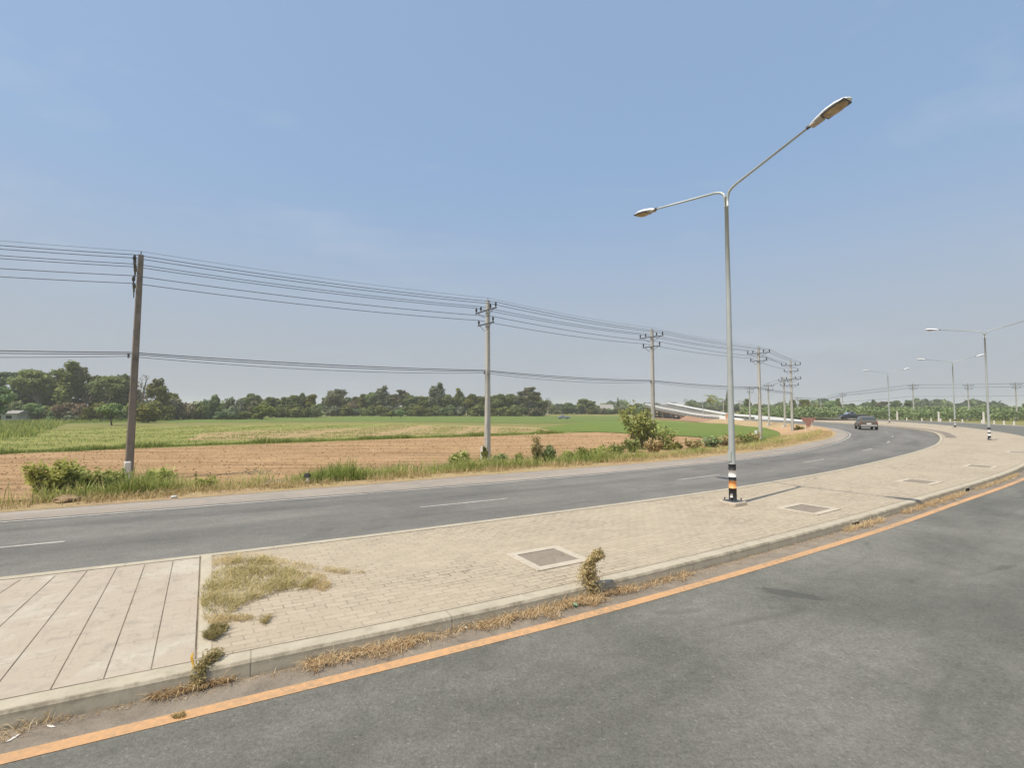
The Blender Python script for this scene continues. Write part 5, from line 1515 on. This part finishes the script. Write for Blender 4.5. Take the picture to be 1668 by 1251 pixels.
# ---- withered grass mat on the pavers
def mat_blades(px, n, hgt, length, w, tint, m, name, label, cat='grass', z=KH, edge=.6):
    P = in_poly(px, n, z); n = len(P)
    k = noise1(P[:, 0] * 6, 2) * noise1(P[:, 1] * 7, 5) * 2.6
    P = P[rng.random(n) < np.clip(k, .12, 1)]; n = len(P)
    P[:, 2] = z + rng.uniform(0, .03, n) * hgt
    L = length * rng.uniform(.5, 1.3, n)
    return prop(blades(name, P, L, np.full(n, w) * rng.uniform(.6, 1.4, n), rng.uniform(.80, .998, n), np.clip(tint + .22 * np.sin(P[:, 0] * 5) * np.sin(P[:, 1] * 6 + 1) + rng.normal(0, .22, n), 0, 1), m), label, cat, kind='stuff')
mat_blades([(332, 955), (345, 940), (385, 915), (430, 912), (520, 948), (500, 962), (450, 968), (405, 983), (372, 1004), (330, 1004), (326, 985)], 8500, 1.0, .13, .006, .55, M['mat_straw'], 'withered_grass', 'withered olive-brown grass mat spread over the pavers beside the slab')
mat_blades([(345, 906), (420, 903), (480, 917), (600, 934), (560, 937), (470, 925), (420, 912), (345, 925)], 2600, .5, .09, .005, .6, M['dead_weed'], 'dry_runners', 'thin brown runners trailing from the grass mat across the pavers')
mat_blades([(505, 930), (530, 940), (540, 958), (528, 965), (500, 958), (470, 958)], 1500, .6, .08, .005, .5, M['dead_weed'], 'dry_runners', 'frayed dry fringe at the right tip of the grass mat')
mat_blades([(330, 1040), (345, 1024), (372, 1022), (368, 1034), (345, 1046)], 1300, 1.2, .08, .006, .10, M['weed_olive'], 'green_tuft', 'small green tuft on the pavers below the grass mat')
mat_blades([(425, 1004), (445, 1002), (432, 1020), (420, 1018)], 450, .8, .06, .005, .5, M['weed_olive'], 'green_tuft', 'small yellowish tuft right of the green one on the pavers')
mat_blades([(328, 1004), (400, 1004), (425, 1010), (360, 1016), (340, 1020)], 800, .5, .07, .005, .5, M['dead_weed'], 'dry_runners', 'dry runners along the lower edge of the grass mat')

# ---- straw in the gutter
sK = arclen(K1); nK = normals(K1)
def s_k(u, v):
    p = np.array(G(u, v, 0)[:2]); return sK[idx(K1, p)]
def straw(u0, v0, u1, v1, n, d0, d1, hz, label, tint=.5, L=.15):
    a, b = s_k(u0, v0), s_k(u1, v1); s_ = rng.uniform(a, b, n); e = np.clip(noise1(s_ * 5, u0), .1, 1)
    env = np.sin(np.pi * np.clip((s_ - a) / (b - a), 0, 1)) ** .5
    d_ = d0 + (d1 - d0) * (rng.random(n) ** 1.2) * e * (.4 + .6 * env)
    x = np.interp(s_, sK, K1[:, 0]) - np.interp(s_, sK, nK[:, 0]) * d_; y = np.interp(s_, sK, K1[:, 1]) - np.interp(s_, sK, nK[:, 1]) * d_
    z = .004 + hz * rng.random(n) * e * env * np.clip(1.2 - d_ / (d1 + .01), .1, 1)
    P = np.stack([x, y, z], 1)
    return prop(blades('dry_straw', P, L * rng.uniform(.4, 1.4, n), rng.uniform(.003, .008, n), np.where(rng.random(n) < .15, rng.uniform(.6, .9, n), rng.uniform(.93, .999, n)), np.clip(rng.normal(tint, .28, n), 0, 1), M['straw']), label, 'straw', kind='stuff')
straw(500, 1090, 655, 1050, 950, .02, .38, .022, 'tangled heap of dry straw in the gutter, left of centre')
straw(640, 1052, 770, 1022, 260, .02, .28, .012, 'thin trail of dry straw between the two gutter heaps')
straw(760, 1025, 945, 980, 1400, .02, .38, .025, 'long heap of dry straw in the gutter left of the dried plant')
straw(930, 985, 1010, 960, 1000, .0, .32, .04, 'dry straw caught round the foot of the dried plant')
straw(1010, 962, 1120, 938, 350, .05, .28, .012, 'thin dry straw in the gutter right of the dried plant')
straw(1393, 868, 1440, 852, 900, .03, .30, .05, 'pale straw heap in the gutter at the first kerb inlet', .65)
straw(1480, 840, 1570, 805, 2400, .03, .34, .06, 'straw heap in the gutter between the two kerb inlets', .6)
straw(1590, 800, 1668, 775, 1500, .03, .30, .04, 'straw strewn in the gutter at the right edge of the photo', .6)
straw(240, 1150, 325, 1130, 380, .0, .12, .02, 'brown straw along the kerb foot left of the kerb joint weed', .25)
straw(-10, 1195, 90, 1175, 120, .0, .26, .006, 'sparse straw in the gutter at the left edge of the photo', .5)
straw(100, 1172, 1668, 771, 3600, .0, .34, .004, 'loose straw bits scattered along the whole gutter', .5, .04)
# thin tuft growing on the yellow line
P = in_poly([(278, 1168), (300, 1163), (304, 1170), (284, 1174)], 160, 0.0); n = len(P); P[:, 2] = .005
prop(blades('weed_tuft', P, rng.uniform(.02, .05, n), np.full(n, .004), rng.uniform(.5, .98, n), rng.uniform(.1, .6, n), M['weed_olive']), 'tiny weed tuft growing through the yellow line', 'weed', kind='stuff')

def crumple(name, u, v, z, s, m, label, cat='litter', flat=1.0):
    bm_v = []; fs = []
    k1, k2 = 9, 7
    for i in range(k2 + 1):
        th = math.pi * i / k2
        for j in range(k1):
            ph = 2 * math.pi * j / k1; r = rng.uniform(.75, 1.15)
            bm_v.append((s[0] * r * math.sin(th) * math.cos(ph), s[1] * r * math.sin(th) * math.sin(ph), s[2] * (r * math.cos(th) + 1)))
    for i in range(k2):
        for j in range(k1):
            fs.append((i * k1 + j, (i + 1) * k1 + j, (i + 1) * k1 + (j + 1) % k1, i * k1 + (j + 1) % k1))
    mb = MB(); mb.add(bm_v, fs); o = mb.build(name, m); o.location = G(u, v, z); o.rotation_euler.z = rng.uniform(0, 3); return prop(o, label, cat)
crumple('plastic_wrapper', 937, 988, .002, (.045, .03, .022), M['litter_green'], 'crumpled pale green wrapper in the straw below the dried plant')
crumple('paper_scrap', 757, 1023, .002, (.05, .02, .010), M['litter_white'], 'crumpled white scrap in the gutter, left one of two')
crumple('paper_scrap', 797, 1013, .002, (.04, .02, .012), M['litter_white'], 'crumpled white scrap in the gutter, right one of two')
crumple('paper_scrap', 83, 1184, .002, (.045, .012, .003), M['litter_white'], 'flat white paper strip in the gutter near the left edge')
crumple('paper_scrap', 22, 1203, .002, (.05, .014, .003), M['litter_white'], 'flat cream paper strip in the gutter at the left edge')
# stones and dark litter on the verge
st = empty('marker_stub', G(501, 795, -.15)); prop(st, 'short pale stub post with a black cap in the verge grass', 'stub post')
m = MB(); m.box((0, 0, .16), (.10, .10, .42), taper=.85, bevel=.01); m.build('post', M['post_white'], st)
m = MB(); m.box((-.02, 0, .42), (.22, .14, .11), taper=.7, bevel=.02); m.build('cap', M['black_paint'], st)
crumple('rubble_heap', 448, 793, -.35, (.75, .5, .12), M['hatch'], 'low grey heap of rubble in the verge left of the stub post', 'rubble')
crumple('stone', 283, 812, .0, (.10, .07, .04), M['conc_white'], 'pale stone at the road edge right of the weathered pole', 'stone')
crumple('earth_mound', 108, 818, -.03, (.6, .3, .09), M['earth'], 'small mound of dry earth in front of the largest roadside bush', 'mound')

# ------------------------------------------------------------------ haze
HAZE = True
if HAZE:
    mb = MB(); mb.box((0, 300, 9.0), (5200, 5200, 22.0))
    n = N('haze'); n.n.remove(n.b)
    pv = n.new('VolumePrincipled'); pv.inputs['Density'].default_value = .00050; pv.inputs['Color'].default_value = (.98, .98, .95, 1); pv.inputs['Anisotropy'].default_value = .2
    n.l.new(pv.outputs[0], n.out.inputs['Volume'])
    h = mb.build('haze', n.m); prop(h, 'thin pale haze over the fields', 'haze', kind='stuff')

# ------------------------------------------------------------------ tell look-alikes apart by counting them from the left
ORD = ['first', 'second', 'third', 'fourth', 'fifth', 'sixth', 'seventh', 'eighth', 'ninth', 'tenth', 'eleventh', 'twelfth', 'thirteenth', 'fourteenth', 'fifteenth', 'sixteenth', 'seventeenth', 'eighteenth', 'nineteenth', 'twentieth', 'twenty-first', 'twenty-second', 'twenty-third', 'twenty-fourth', 'twenty-fifth', 'twenty-sixth', 'twenty-seventh', 'twenty-eighth', 'twenty-ninth', 'thirtieth', 'thirty-first', 'thirty-second']
by = {}
for o in bpy.data.objects:
    if o.parent is None and o.get('group') and o.get('label'): by.setdefault((o['group'], o['label']), []).append(o)
for (g, lab), os_ in by.items():
    if len(os_) < 2: continue
    ins = [o for o in os_ if 0 <= 834 + F * o.location.x / o.location.y <= 1668]
    ins.sort(key=lambda o: o.location.x / o.location.y)
    for i, o in enumerate(ins): o['label'] = ORD[i] + ' from left, ' + lab
    for o in os_:
        if o not in ins: o['label'] = lab + ', outside the frame'
